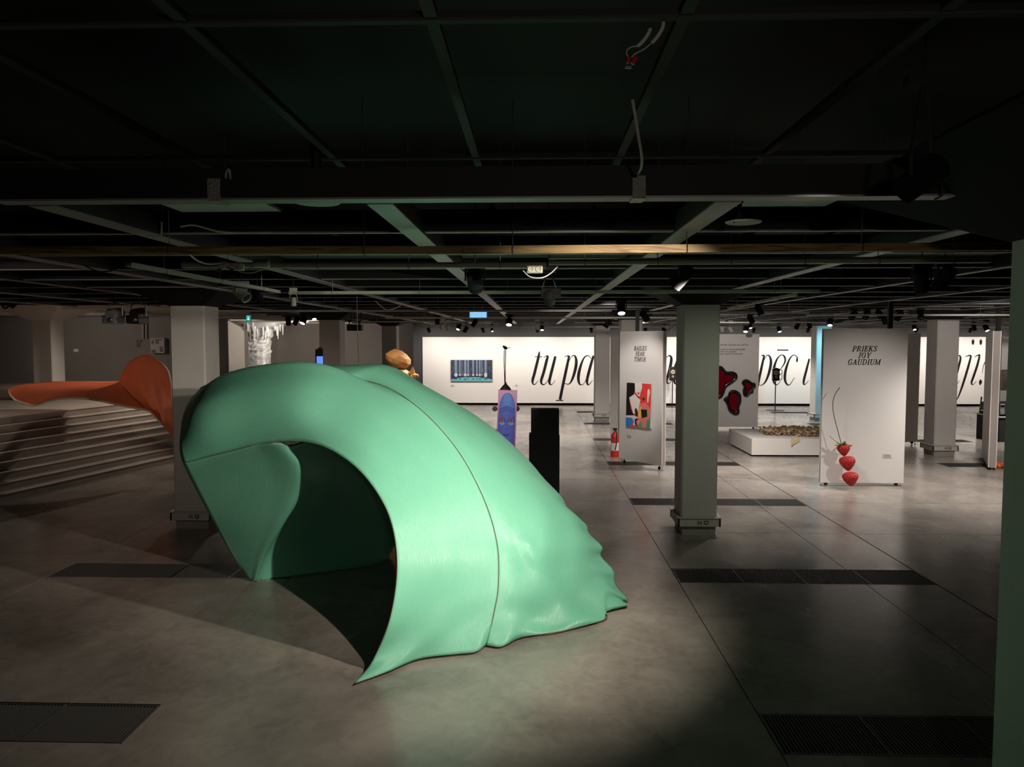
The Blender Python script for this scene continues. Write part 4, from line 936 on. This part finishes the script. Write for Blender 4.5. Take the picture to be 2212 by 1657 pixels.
# faceted orange figure
import bmesh
M_card2 = mat('tan_card', (.62, .30, .10), .65)
fg = thing('faceted_figure', 'tan faceted cardboard figure with an egg-shaped head looking over the green sculpture', 'sculpture', (-2.6, 13.6, 0))
Yg = 13.6; gp = lambda px, py: at(px, py, Y=Yg)
def facet(c, rx, ry, rz, seed, sub, name, tilt=0):
    bm = bmesh.new(); bmesh.ops.create_icosphere(bm, subdivisions=sub, radius=1); rr2 = random.Random(seed)
    R_ = Matrix.Rotation(tilt, 3, 'Y') @ Matrix.Rotation(.5, 3, 'Z')
    for v in bm.verts: v.co = R_ @ Vector((v.co.x*rx, v.co.y*ry, v.co.z*rz)) * rr2.uniform(.94, 1.05) + c
    bmesh.ops.dissolve_limit(bm, angle_limit=math.radians(16), verts=bm.verts[:], edges=bm.edges[:])
    me = bpy.data.meshes.new(name); bm.to_mesh(me); bm.free(); me.materials.append(M_card2)
    o = bpy.data.objects.new(name, me); COL.objects.link(o); o.parent = fg; o.matrix_parent_inverse = parent_world(fg).inverted(); return o
facet(gp(860, 776), .245, .23, .17, 3, 2, 'head', .42)
facet(gp(862, 815), .24, .2, .17, 5, 2, 'shoulders'); facet(gp(858, 880), .30, .22, .55, 6, 2, 'torso'); facet(gp(858, 980), .34, .25, .45, 8, 2, 'lower_body')
facet(gp(897, 812), .075, .07, .05, 9, 1, 'forearm')
a_, b_, c_, d_ = gp(883, 806), gp(892, 791), gp(896, 808), gp(888, 810)
MB().add([a_, b_, c_, d_, a_+Vector((0,.05,0)), c_+Vector((0,.05,0))], [(0,3,1),(3,2,1),(0,1,4),(1,2,5),(1,5,4),(0,4,5,2,3)]).build('folded_hand', M_card2, fg)
MB().lathe([(.3,0),(.3,.04),(.2,.06),(.2,.35)], (gp(858,980).x, Yg, 0), 8).build('base_block', M_card2, fg)
# small screen
sx = at(690, 778, Y=14); s_ = thing('display_screen', 'small blue screen on a dark stand peeking over the green sculpture', 'screen', (sx.x, 14, 0))
MB().cbox((sx.x, 14, 2.02), (.14, .05, .42)).build('housing', M_wire, s_)
MB().cbox((sx.x+.015, 13.97, 1.98), (.115, .012, .23)).build('lit_face', mat('blue_screen', (.1,.2,.5), .3, emit=(.12,.26,.8), estr=1.1), s_)
MB().lathe([(.05, -.02), (.05, .02)], (sx.x+.02, 14, 2.22), 14, axis=(0,1,0)).build('rounded_top', mat('brown_top', (.08,.05,.04), .7), s_)
MB().tube([(sx.x, 14, .02), (sx.x, 14, 1.85)], .03, 8).build('stand_pole', M_wire, s_); MB().lathe([(.25,0),(.25,.02),(.03,.03)], (sx.x, 14, 0), 16).build('stand_base', M_wire, s_)
# statue on shelf
Yq = 25.25; sh = thing('wall_shelf', 'small white shelf on the lit niche wall under the statue', 'shelf', (at(480, 777, Y=Yq).x, Yq, 1.7))
a0, a1 = at(466, 773, Y=Yq), at(492, 781, Y=Yq); MB().box((a0.x, 25.02, a1.z), (a1.x, 25.4, a0.z)).build('shelf_board', M_white, sh, bevel=.004)
zs = at(480, 773, Y=25.2).z; cx = at(486.5, 773, Y=25.2).x
st_ = thing('hooded_statue', 'small grey hooded statue standing on the white wall shelf', 'statue', (cx, 25.2, zs))
MB().lathe([(.085,0),(.09,.02),(.075,.06),(.08,.2),(.10,.30),(.075,.37),(.03,.40)], (cx, 25.2, zs), 12).build('cloaked_body', M_grey, st_, smooth=True)
MB().lathe([(.02,0),(.05,.04),(.055,.09),(.035,.13),(.005,.16)], (cx+.01, 25.18, zs+.36), 12).build('hooded_head', M_grey, st_, smooth=True)
mb = MB(); pz = at(498, 803, Y=25.395)
for k in range(5): ribbon(mb, [(k*.07,0,.05),(k*.07+.05,0,.05)], lambda a_, b_: Vector((pz.x+a_, 25.395, pz.z+b_)))
o = mb.build('wall_caption', M_greyink); tag(o, 'small grey caption lettering low on the lit niche wall', 'caption')
# switch box with stickers on the alcove wall
cb = thing('control_box', 'grey electrical box with stickers on the wall above the orange sculpture', 'electrical box', (at(339, 746, Y=22.4).x, 22.4, 2.2))
a0, a1 = at(325, 730, Y=22.3), at(356, 763, Y=22.3); MB().box((a0.x, 22.28, a1.z), (a1.x, 22.45, a0.z)).build('box_body', mat('light_grey_box', (.3,.28,.27), .6), cb, bevel=.006)
M_stick = mat('sticker_dark', (.06,.02,.02), .5)
for px0, px1, py0, py1 in ((327,332,734,743),(335,343,732,743),(344,350,732,736),(345,352,749,760),(327,336,756,762)):
    p0, p1 = at(px0, py0, Y=22.275), at(px1, py1, Y=22.275); MB().box((p0.x, 22.272, p1.z), (p1.x, 22.28, p0.z)).build('sticker', M_stick, cb)
for k, (px0, px1, py0, py1) in enumerate(((295,306,734,739),(295,303,740,750))):
    p0, p1 = at(px0, py0, Y=22.44), at(px1, py1, Y=22.44); o = MB().box((p0.x, 22.43, p1.z), (p1.x, 22.45, p0.z)).build('notice_sign', M_stick); tag(o, ('upper' if k == 0 else 'lower')+' small dark notice on the grey wall left of the electrical box', 'sign')
p0, p1 = at(159, 754, Y=22.43), at(169, 760, Y=22.43); tag(MB().box((p0.x, 22.43, p1.z), (p1.x, 22.45, p0.z)).build('wall_plate', M_panel), 'small white plate alone on the grey wall above the orange sculpture', 'plate')
for px in (309, 316): tag(MB().tube([at(px, 732, Y=22.4), at(px, 672, Y=22.4)], .03, 6).build('conduit_pipe', M_edge), ('left' if px == 309 else 'right')+' vertical conduit above the electrical box', 'pipe', 'conduits above the electrical box')
# ================================================================ CEILING HARDWARE
def spotfix(px, py, Y, aim, size=1.0, lit=None, label='', body=None, group=None, hang=None, watt=0):
    """track spotlight: adapter, bracket, cylinder head, lens; (px,py) centre of the head"""
    c = at(px, py, Y=Y); t_ = thing('track_spotlight', label, 'spotlight', c.to_tuple(), group)
    ax = Vector(aim).normalized(); R_ = .055*size; L_ = .17*size; bm_ = body or M_black
    h = MB().lathe([(R_*.6, -L_*.55), (R_, -L_*.45), (R_, L_*.5), (R_*.92, L_*.5), (R_*.85, L_*.35)], c, 16, axis=ax).build('head', bm_, t_, smooth=True)
    MB().lathe([(R_*.84, L_*.36), (R_*.84, L_*.40)], c, 14, axis=ax).build('lens', {None: M_lens, 'w': M_lamp_on, 'c': M_lamp_cool}[lit], h)
    zt = hang or max(c.z + .12*size, 2.93); s2 = Vector((ax.y, -ax.x, 0)); s2 = s2.normalized() if s2.length > .01 else Vector((1,0,0))
    mb = MB(); p0 = c+s2*(R_+.012); p1 = c-s2*(R_+.012); top = Vector((c.x, c.y, zt-.03))
    mb.tube([p0, p0+Vector((0,0,R_+.02)), top-Vector((0,0,0)) + s2*.01], .007*size, 5); mb.tube([p1, p1+Vector((0,0,R_+.02)), top - s2*.01], .007*size, 5)
    mb.build('bracket', M_wire if body is None else body, t_)
    MB().box((c.x-.07*size, c.y-.018, zt-.04), (c.x+.07*size, c.y+.018, zt)).build('track_adapter', M_wire if body is None else body, t_)
    MB().tube([(c.x, c.y, zt), (c.x, c.y, 3.725)], .004, 4).build('hanging_rod', M_wire, t_)
    return t_
def rail(a, b, w, h, m, name, label, cat, hangers=4):
    a, b = Vector(a), Vector(b); t_ = thing(name, label, cat, ((a+b)/2).to_tuple())
    d = (b-a).normalized(); s2 = Vector((0,0,1)).cross(d).normalized(); z = Vector((0,0,1))
    vs = [p+s2*sx*w/2+z*sz*h/2 for p in (a, b) for sx, sz in ((-1,-1),(1,-1),(1,1),(-1,1))]
    MB().add(vs, [(0,1,2,3),(7,6,5,4),(0,4,5,1),(1,5,6,2),(2,6,7,3),(3,7,4,0)]).build('bar', m, t_)
    for k in range(hangers):
        p = a+(b-a)*((k+.5)/hangers)
        MB().tube([p+z*h/2, Vector((p.x, p.y, 3.725))], .0025, 4).build('hanger_wire', M_chrome, t_)
        mb = MB(); q = [p+s2*sx*(w/2+.003)+z*sz*(h/2+.003) for sx, sz in ((-1,-1),(1,-1),(1,1),(-1,1))]; mb.tube(q, .0025, 4, closed=True); mb.build('clamp', M_wire, t_)
    return t_
rail(at(-250, 541, Y=4.1), at(1000, 541, Y=4.08), .035, .042, M_wood, 'wooden_batten', 'brown pine batten hanging under the ceiling, left length', 'batten', 3)
rail(at(920, 541, Y=4.12), at(2430, 531, Y=4.2), .035, .044, M_wood, 'wooden_batten', 'brown pine batten hanging under the ceiling, right length', 'batten', 4)
M_tube = mat('pale_olive_tube', (.33, .34, .24), .5)
rail(at(395, 573, Y=4.78), at(1180, 573, Y=4.78), .05, .034, M_tube, 'cable_tray', 'pale tray carrying socket boxes below the pine batten, left part', 'cable tray', 4)
rail(at(1185, 566, Y=4.72), at(2138, 561, Y=4.72), .05, .038, M_tube, 'lighting_track', 'pale track bound with cable ties on the right below the pine batten', 'track', 6)
rail(at(625, 633, Y=7.7), at(1770, 629, Y=7.7), .05, .032, mat('pale_green_tube', (.42, .48, .32), .5), 'lighting_track', 'long pale green track crossing the whole middle of the ceiling', 'track', 6)
rail((-2.68, 4.85, 2.9), (-2.64, 7.62, 2.9), .04, .03, M_pale, 'lighting_track', 'pale track running away from the camera on the left', 'track', 3)
rail((2.74, 7.9, 2.88), (2.9, 11.2, 2.88), .04, .03, M_pale, 'lighting_track', 'pale track running away from the camera right of the central column', 'track', 3)
rr3 = random.Random(9)
for k, (xa_, xb_, y, z) in enumerate(((-6, 1.2, 11.6, 2.86), (1.9, 4.6, 12.6, 2.86), (-3, 3.4, 14.9, 2.85), (5, 10, 13.8, 2.86), (-5.4, -1, 17.6, 2.84), (1, 7.4, 18.6, 2.84), (7, 13, 19.4, 2.82), (-2, 4, 22.3, 2.8), (6, 16, 23.2, 2.8), (-3.8, 16.6, 25.0, 2.84))):
    rail((xa_, y, z), (xb_, y, z), .04, .03, M_pale, 'lighting_track', 'pale ceiling track crossing the hall, %s' % ('over the grey wall side', 'just past the central column', 'over the blue exit sign', 'over the strawberry panel', 'over the faceted figure', 'over the mirror panel', 'right of the right column', 'before the white wall', 'far right before the white wall', 'along the long white wall')[k], 'track', 4)
# near fixtures
spotfix(1026, 607, 5.2, (0, .9, -.55), 1.0, None, 'large black spotlight hanging left of centre under the pale track')
spotfix(1472, 598, 5.0, (-.5, .25, -.6), .95, None, 'black spotlight above the central column')
t = spotfix(1186, 643, 5.4, (.1, .8, -.35), .75, None, 'black floodlight on a steel arm near the middle of the ceiling', hang=2.93)
c = at(1190, 634, Y=5.38); MB().cbox(c, (.14, .05, .07), rz=.1).build('flood_housing', M_black, t)
spotfix(1990, 606, 5.3, (.3, .4, -.8), .9, None, 'black spotlight hanging at the right, left one of the pair')
spotfix(2040, 600, 5.45, (-.2, .5, -.6), .95, None, 'black spotlight hanging at the right, right one of the pair')
spotfix(522, 634, 6.9, (.75, -.3, -.6), .95, None, 'white spotlight hanging on the left track', body=M_pale)
spotfix(556, 641, 7.2, (.1, .7, -.5), .75, None, 'black spotlight next to the white one on the left track')
spotfix(634, 652, 7.5, (0, .1, -1), .5, None, 'small white adapter lamp hanging from the long track', body=M_pale)
spotfix(1990, 384, 2.62, (-.5, .8, -.5), .9, None, 'black spotlight ahead of the front beam at the right', hang=3.3)
# lit far fixtures
LITS = [(1342, 667, 9.8, 1.0, 'w', 'bright lit spotlight above the FEAR panel'), (1100, 694, 14.9, 1.2, 'w', 'bright lit spotlight right of the blue exit sign'),
 (656, 691, 14.6, 1.15, 'w', 'bright lit spotlight left above the green sculpture'), (679, 684, 13.5, .8, 'w', 'small round lit lamp beside the spotlight over the green sculpture'),
 (991, 707, 20, 1.0, 'w', 'lit spotlight left of the blue exit sign'), (1171, 709, 21.5, .9, 'w', 'small lit spotlight above the letters tu'), (1063, 713, 24, .7, 'w', 'tiny lit spotlight at the top of the white wall'),
 (1611, 711, 19.2, 1.1, 'w', 'bright lit spotlight above the mirror panel'), (1621, 705, 21, .8, 'c', 'cool lit spotlight just right above the mirror panel'), (1683, 712, 22.8, 1.1, 'c', 'cool lit spotlight above the letters pēc'),
 (1793, 697, 15, .95, 'w', 'bright lit spotlight above the left corner of the strawberry panel'), (1975, 708, 21, .9, 'c', 'blue lit spotlight between strawberry panel and right column'), (2130, 709, 20, 1.1, 'w', 'bright lit spotlight at the right above the question mark')]
for px, py, Y, s_, l_, lab in LITS: spotfix(px, py, Y, (rr3.uniform(-.25,.25), -.55, -.8), s_, l_, lab, group='lit spotlights in the far hall')
DARKS = [(945,692,17,'white sign side'), (1025,698,17.5,'below the exit sign'), (1312,700,15.6,'left of the FEAR panel'), (1393,684,12.5,'above the word BAILES'), (1640,670,12.6,'above the red mirrors'), (1622,690,15.4,'between column and blue column'),
 (1722,704,19,'left of the blue column'), (1748,702,19,'touching the blue column top'), (1843,681,14,'first over the strawberry panel'), (1872,680,14,'second over the strawberry panel'), (1900,679,14,'third over the strawberry panel'), (1910,692,16,'tilted over the strawberry panel'),
 (1942,683,14,'fourth over the strawberry panel'), (1988,680,13.8,'beside the right column'), (623,694,16,'left of the lit one over the green sculpture'), (640,694,16.2,'second left of the lit one over the green sculpture'), (1006,712,21,'right of the small lit lamp'),
 (8,655,12.5,'left one at the picture\'s left edge'), (30,655,12.5,'right one at the picture\'s left edge'), (2104,708,22,'above the two dots'), (1355,712,24,'above the white wall behind the FEAR panel'), (1435,713,23,'right above the FEAR panel')]
for k, (px, py, Y, lab) in enumerate(DARKS):
    spotfix(px, py, Y, (rr3.uniform(-.7,.7), rr3.uniform(-.4,.5), -.8), 1.0, None, 'dark unlit spotlight '+lab, group='unlit spotlights in the far hall', body=M_red if 0 else None)
WH = [(955,705,18.5,'above the trunk painting'), (968,708,19.5,'right above the trunk painting'), (1003,714,23,'over the middle of the trunk painting'), (1160,705,19,'above the letters tu'), (1450,712,22,'between FEAR panel and central column'), (1560,710,20,'left above the mirror panel'), (1578,711,20,'second above the mirror panel')]
for px, py, Y, lab in WH: spotfix(px, py, Y, (rr3.uniform(-.7,.7), .3, -.8), .9, None, 'white unlit spotlight '+lab, group='white spotlights in the far hall', body=M_pale)
for i in range(12):
    x = -3.6+i*1.85; px = 1154+x/25.3*F
    spotfix(px, 735-(2.74-CH)/25.3*F, 25.3, (.15, .7, -.6), .9, None, 'small black wall washer over the long white wall, %s from the left' % 'first second third fourth fifth sixth seventh eighth ninth tenth eleventh twelfth'.split()[i], group='wall washers', hang=2.85)
# theatre projectors on the left
def theatre(px, Y, m, label, left):
    c = at(px, 683, Y=Y); t_ = thing('stage_projector', label, 'projector', c.to_tuple())
    k = Y/F; w_ = 32*k; h_ = 34*k
    MB().lathe([(w_*.33, -.16), (w_*.42, -.12), (w_*.42, .12), (w_*.3, .18)], c+Vector((0,0,h_*.12)), 14, axis=(.1,-1,-.1)).build('lamp_house', m, t_, smooth=True)
    MB().cbox(c-Vector((.01,.02,h_*.28)), (w_*.85, .26, h_*.45)).build('gear_box', m, t_, bevel=.012)
    MB().cbox(c-Vector((w_*.55,0,h_*.2)), (w_*.18, .2, h_*.5)).build('side_heatsink', M_pale if left else M_wire, t_)
    MB().lathe([(.02, 0), (.035, .02), (.002, .03)], c+Vector((w_*.15,-.16,-h_*.25)), 10, axis=(0,-1,0)).build('knob', M_chrome, t_)
    q = [c+Vector((-w_*.5,0,h_*.0)), c+Vector((-w_*.5,0,h_*.7)), c+Vector((-w_*.2,0,h_*.8)), c+Vector((w_*.2,0,h_*.8)), c+Vector((w_*.5,0,h_*.7)), c+Vector((w_*.5,0,0))]
    MB().tube(q, .012, 6).build('yoke', M_chrome, t_)
    MB().tube([c+Vector((0,0,h_*.78)), Vector((c.x, c.y, 3.725))], .012, 6).build('hook_clamp', M_wire, t_)
theatre(249, 10.2, mat('grey_projector_body', (.34,.33,.34), .4), 'grey stage projector hanging at the left', True)
theatre(300, 10.5, mat('black_projector_body', (.035,.035,.036), .35), 'black stage projector hanging right of the grey one', False)
c = at(767, 708, Y=15.3); t = thing('ceiling_projector', 'black twin projector box hanging between the two back columns on the left', 'projector', c.to_tuple())
MB().cbox(c, (.30, .2, .13)).build('case', M_wire, t, bevel=.01)
for dx in (-.1, .1): MB().tube(spline([c+Vector((dx,0,.06)), c+Vector((dx-.03,0,.14)), c+Vector((dx+.03,0,.2)), Vector((c.x+dx, c.y, 3.725))], 5), .012, 6).build('mounting_arm', M_wire, t)
# exit signs
def sign(px0, px1, py0, py1, Y, col_, label, mark):
    a_, b_ = at(px0, py0, Y=Y), at(px1, py1, Y=Y); t_ = thing('exit_sign', label, 'exit sign', ((a_+b_)/2).to_tuple())
    MB().box((a_.x-.01, Y, b_.z-.01), (b_.x+.01, Y+.05, a_.z+.02)).build('housing', M_pale, t_)
    MB().box((a_.x, Y-.006, b_.z), (b_.x, Y, a_.z)).build('lit_panel', col_, t_)
    for s_ in (.25, .75): MB().tube([(a_.x+(b_.x-a_.x)*s_, Y+.02, a_.z), (a_.x+(b_.x-a_.x)*s_, Y+.02, 3.725)], .004, 4).build('hanger_wire', M_chrome, t_)
    if mark:
        mb = MB(); cx_, cz_ = (a_.x+b_.x)/2, (a_.z+b_.z)/2; h_ = (a_.z-b_.z)
        for st_ in ([(0,.3,.10),(0,-.32,.10)], [(-.22,-.1,.08),(0,-.34,.08),(.22,-.1,.08)]): ribbon(mb, [(x*h_, y*h_, w*h_) for x, y, w in st_], lambda p_, q__: Vector((cx_+p_, Y-.008, cz_+q__)))
        mb.build('arrow', mat('white_arrow', (.8,.9,.9), .5, emit=(.7,1,1), estr=1), t_)
sign(1015, 1051, 674, 686, 12.8, mat('blue_white_lit_panel', (.3,.6,.8), .4, emit=(.28,.62,1), estr=.95), 'pale blue lit sign hanging near the middle of the ceiling', False)
sign(532, 541, 681, 693, 20.5, mat('teal_lit_panel', (.02,.4,.4), .4, emit=(.02,.55,.55), estr=.7), 'small teal exit sign with a white arrow at the left back', True)
# detector disc, hanging plate, sockets, tape, cables
c = at(684, 437, Y=3.9); t = thing('ceiling_disc', 'round pale disc beside the left ceiling light panel', 'smoke detector', c.to_tuple())
MB().lathe([(.12, 0), (.125, .008), (.11, .03), (.02, .035)], (c.x, 3.9, 3.12), 24).build('disc', M_diff, t)
MB().lathe([(.03, 0), (.03, .3)], (c.x, 3.9, 3.15), 8).build('mount', M_beam, t)
c = at(1601, 478, Y=3.75); t = thing('hanging_disc_mount', 'small disc on a bent pipe hanging under the right ceiling light panel', 'fixture', c.to_tuple())
MB().tube([c+Vector((-.01,0,.115)), c+Vector((-.01,0,.02)), c+Vector((-.04,0,0))], .012, 8).build('bent_pipe', M_beam, t); MB().lathe([(.085, 0), (.09,.006), (.02,.012)], c+Vector((.02,.03,-.004)), 20).build('disc', M_pale, t)
MB().lathe([(.02,0),(.02,.025)], c+Vector((-.01,0,.09)), 8).build('collar', M_wire, t)
M_sock = mat('white_socket_plastic', (.48,.47,.38), .45)
for px, py, Y, w_, lab, two in ((565, 569, 4.7, .10, 'white double socket box left on the tray', True), (514, 576, 4.72, .075, 'white plug block left of the double socket box', False), (1155, 582, 4.66, .10, 'pale double plug hanging near the middle under the batten', True), (485, 573, 4.7, .05, 'small white plug at the left end of the cables', False)):
    c = at(px, py, Y=Y); t = thing('socket_box', lab, 'socket', c.to_tuple()); MB().cbox(c, (w_, .05, .05)).build('casing', M_sock, t, bevel=.008)
    for s_ in ((-.25, .25) if two else (0,)):
        d_ = MB().lathe([(.019,0),(.019,.004),(.015,.004),(.015,-.004)], c+Vector((s_*w_,-.0255,0)), 14, axis=(0,-1,0)).build('outlet', M_sock, t)
        MB().cbox(c+Vector((s_*w_-.006,-.028,0)), (.003,.004,.003)).build('pin_hole', M_wire, d_); MB().cbox(c+Vector((s_*w_+.006,-.028,0)), (.003,.004,.003)).build('pin_hole', M_wire, d_)
def cable(pts, r_, m, label, name='cable'):
    q = [at(px, py, Y=Y) for px, py, Y in pts]; o = MB().tube(spline(q, 6), r_, 6).build(name, m, smooth=True); tag(o, label, 'cable'); return o
cable([(1366,215,2.75),(1372,250,2.77),(1380,300,2.8),(1386,335,2.86),(1385,362,2.95),(1376,378,3.15)], .006, M_wcable, 'white cable hanging down to the silver tape on the front beam')
cable([(488,384,3.14),(489,372,3.1),(494,367,3.08),(497,375,3.1),(498,386,3.14)], .006, M_wcable, 'short white cable loop on top of the front beam at the left')
cable([(390,490,4.0),(420,487,4.05),(470,500,4.1),(520,503,4.2),(600,502,4.25)], .005, M_wcable, 'thin white cable draped above the pine batten at the left')
cable([(408,548,4.3),(425,562,4.5),(450,570,4.62),(480,568,4.68),(500,570,4.7)], .006, M_wcable, 'white cable running from the batten to the plugs')
cable([(430,585,4.7),(455,590,4.7),(485,578,4.68),(505,584,4.7)], .005, M_wire, 'black cable looping under the left plugs')
cable([(570,582,4.68),(540,590,4.68),(515,586,4.68)], .004, M_wcable, 'thin pale cable sagging under the double socket box')
cable([(1130,585,4.64),(1145,598,4.62),(1170,600,4.62),(1190,590,4.66),(1205,575,4.7)], .004, M_wcable, 'thin pale cable sagging under the middle plug')
cable([(180,572,5.2),(210,586,5.2),(240,585,5.1),(265,575,5.0)], .005, M_wire, 'dark cable drooping to the start of the left track')
cable([(70,442,3.4),(110,447,3.4),(130,446,3.4),(133,438,3.4)], .005, M_wcable, 'pale wire hook at the far left of the ceiling')
cable([(318,509,3.9),(345,510,3.9),(349,500,3.9),(349,480,3.95)], .005, M_wcable, 'pale wire hook hanging on the left long beam')
cable([(771,640,7.72),(772,700,7.6),(774,760,7.4),(775.5,791,7.2)], .004, M_chrome, 'steel wire holding the top of the green sculpture')
cable([(712,640,8),(735,650,8),(760,650,8),(785,643,8)], .004, M_wire, 'thin dark cable sagging behind the long track left of centre')
cable([(810,650,9),(832,668,9),(850,667,9),(866,660,9)], .006, M_wcable, 'pale cable sagging under the ceiling behind the green sculpture')
cable([(980,1134,9.6),(1000,1134,9.6)], .002, M_wire, 'x') if False else None
# loose wires with red connector
t = thing('loose_wiring', 'two white cable ends joined by a red and grey connector at the top', 'wiring', at(1370, 130, Y=2.3).to_tuple())
lp = lambda px, py: at(px, py, Y=2.3)
MB().tube(spline([lp(1405,62), lp(1399,75), lp(1388,90), lp(1377,100)], 6), .0058, 8).build('cable_sheath', M_wcable, t)
MB().tube(spline([lp(1433,46), lp(1431,60), lp(1421,78), lp(1408,93)], 6), .0058, 8).build('cable_sheath', M_wcable, t)
MB().tube(spline([lp(1377,100), lp(1366,101), lp(1356,107), lp(1353,114), lp(1357,124)], 6), .002, 6).build('bare_wire', M_wcable, t)
MB().tube(spline([lp(1407,94), lp(1390,107), lp(1374,115), lp(1364,124)], 6), .002, 6).build('bare_wire', M_wcable, t)
MB().tube(spline([lp(1408,94), lp(1400,108), lp(1388,116), lp(1376,124)], 6), .0018, 6).build('bare_wire', M_wire, t)
MB().tube([lp(1358,124), lp(1356,136)], .006, 8).build('red_connector', M_red, t); MB().tube([lp(1374,124), lp(1366,138)], .007, 8).build('red_connector', M_red, t)
MB().tube([lp(1350,144), lp(1364,144)], .006, 6).build('grey_clip', M_chrome, t)
# silver tape patches
M_tape = mat('crinkled_silver_tape', (.42,.38,.34), .35, .3, bump=1, bscale=90)
for px, w_, lab in ((463, .055, 'left patch of silver tape wrapped on the front beam'), (1380, .055, 'right patch of silver tape wrapped on the front beam under the cable')):
    c = at(px, 432, Y=3.17); t = thing('tape_patch', lab, 'tape', c.to_tuple())
    MB().box((c.x-w_/2, 3.17-.003, ZB-.002), (c.x+w_/2, 3.17, ZB+.09)).build('tape_front', M_tape, t); MB().box((c.x-w_/2, 3.17-.003, ZB-.005), (c.x+w_/2, 3.268, ZB-.001)).build('tape_underside', M_tape, t)
c = at(2015, 368, Y=3.2); t = thing('junction_box', 'dark junction box on the right end of the front beam', 'junction box', c.to_tuple())
MB().cbox((c.x, 3.2, 3.155), (.13, .1, .04)).build('casing', M_beam, t, bevel=.004)
MB().tube(spline([at(2028,385,Y=3.14), at(2036,405,Y=3.13), at(2034,422,Y=3.13), at(2018,431,Y=3.14)], 6), .004, 6).build('hanging_strap', M_wire, t)
# partition frames above panels: thin dark posts up to the ceiling
for px, py, Y, lab in ((1377, 700, 14.3, 'FEAR panel'), (1923, 700, 12.32, 'strawberry panel'), (2157, 700, 14.1, 'edge-on panel at the right')):
    c = at(px, py, Y=Y); tag(MB().box((c.x-.035, Y-.02, 2.55), (c.x+.035, Y+.03, 3.725)).build('support_post', M_wire), 'dark post rising from the %s to the ceiling' % lab, 'post')
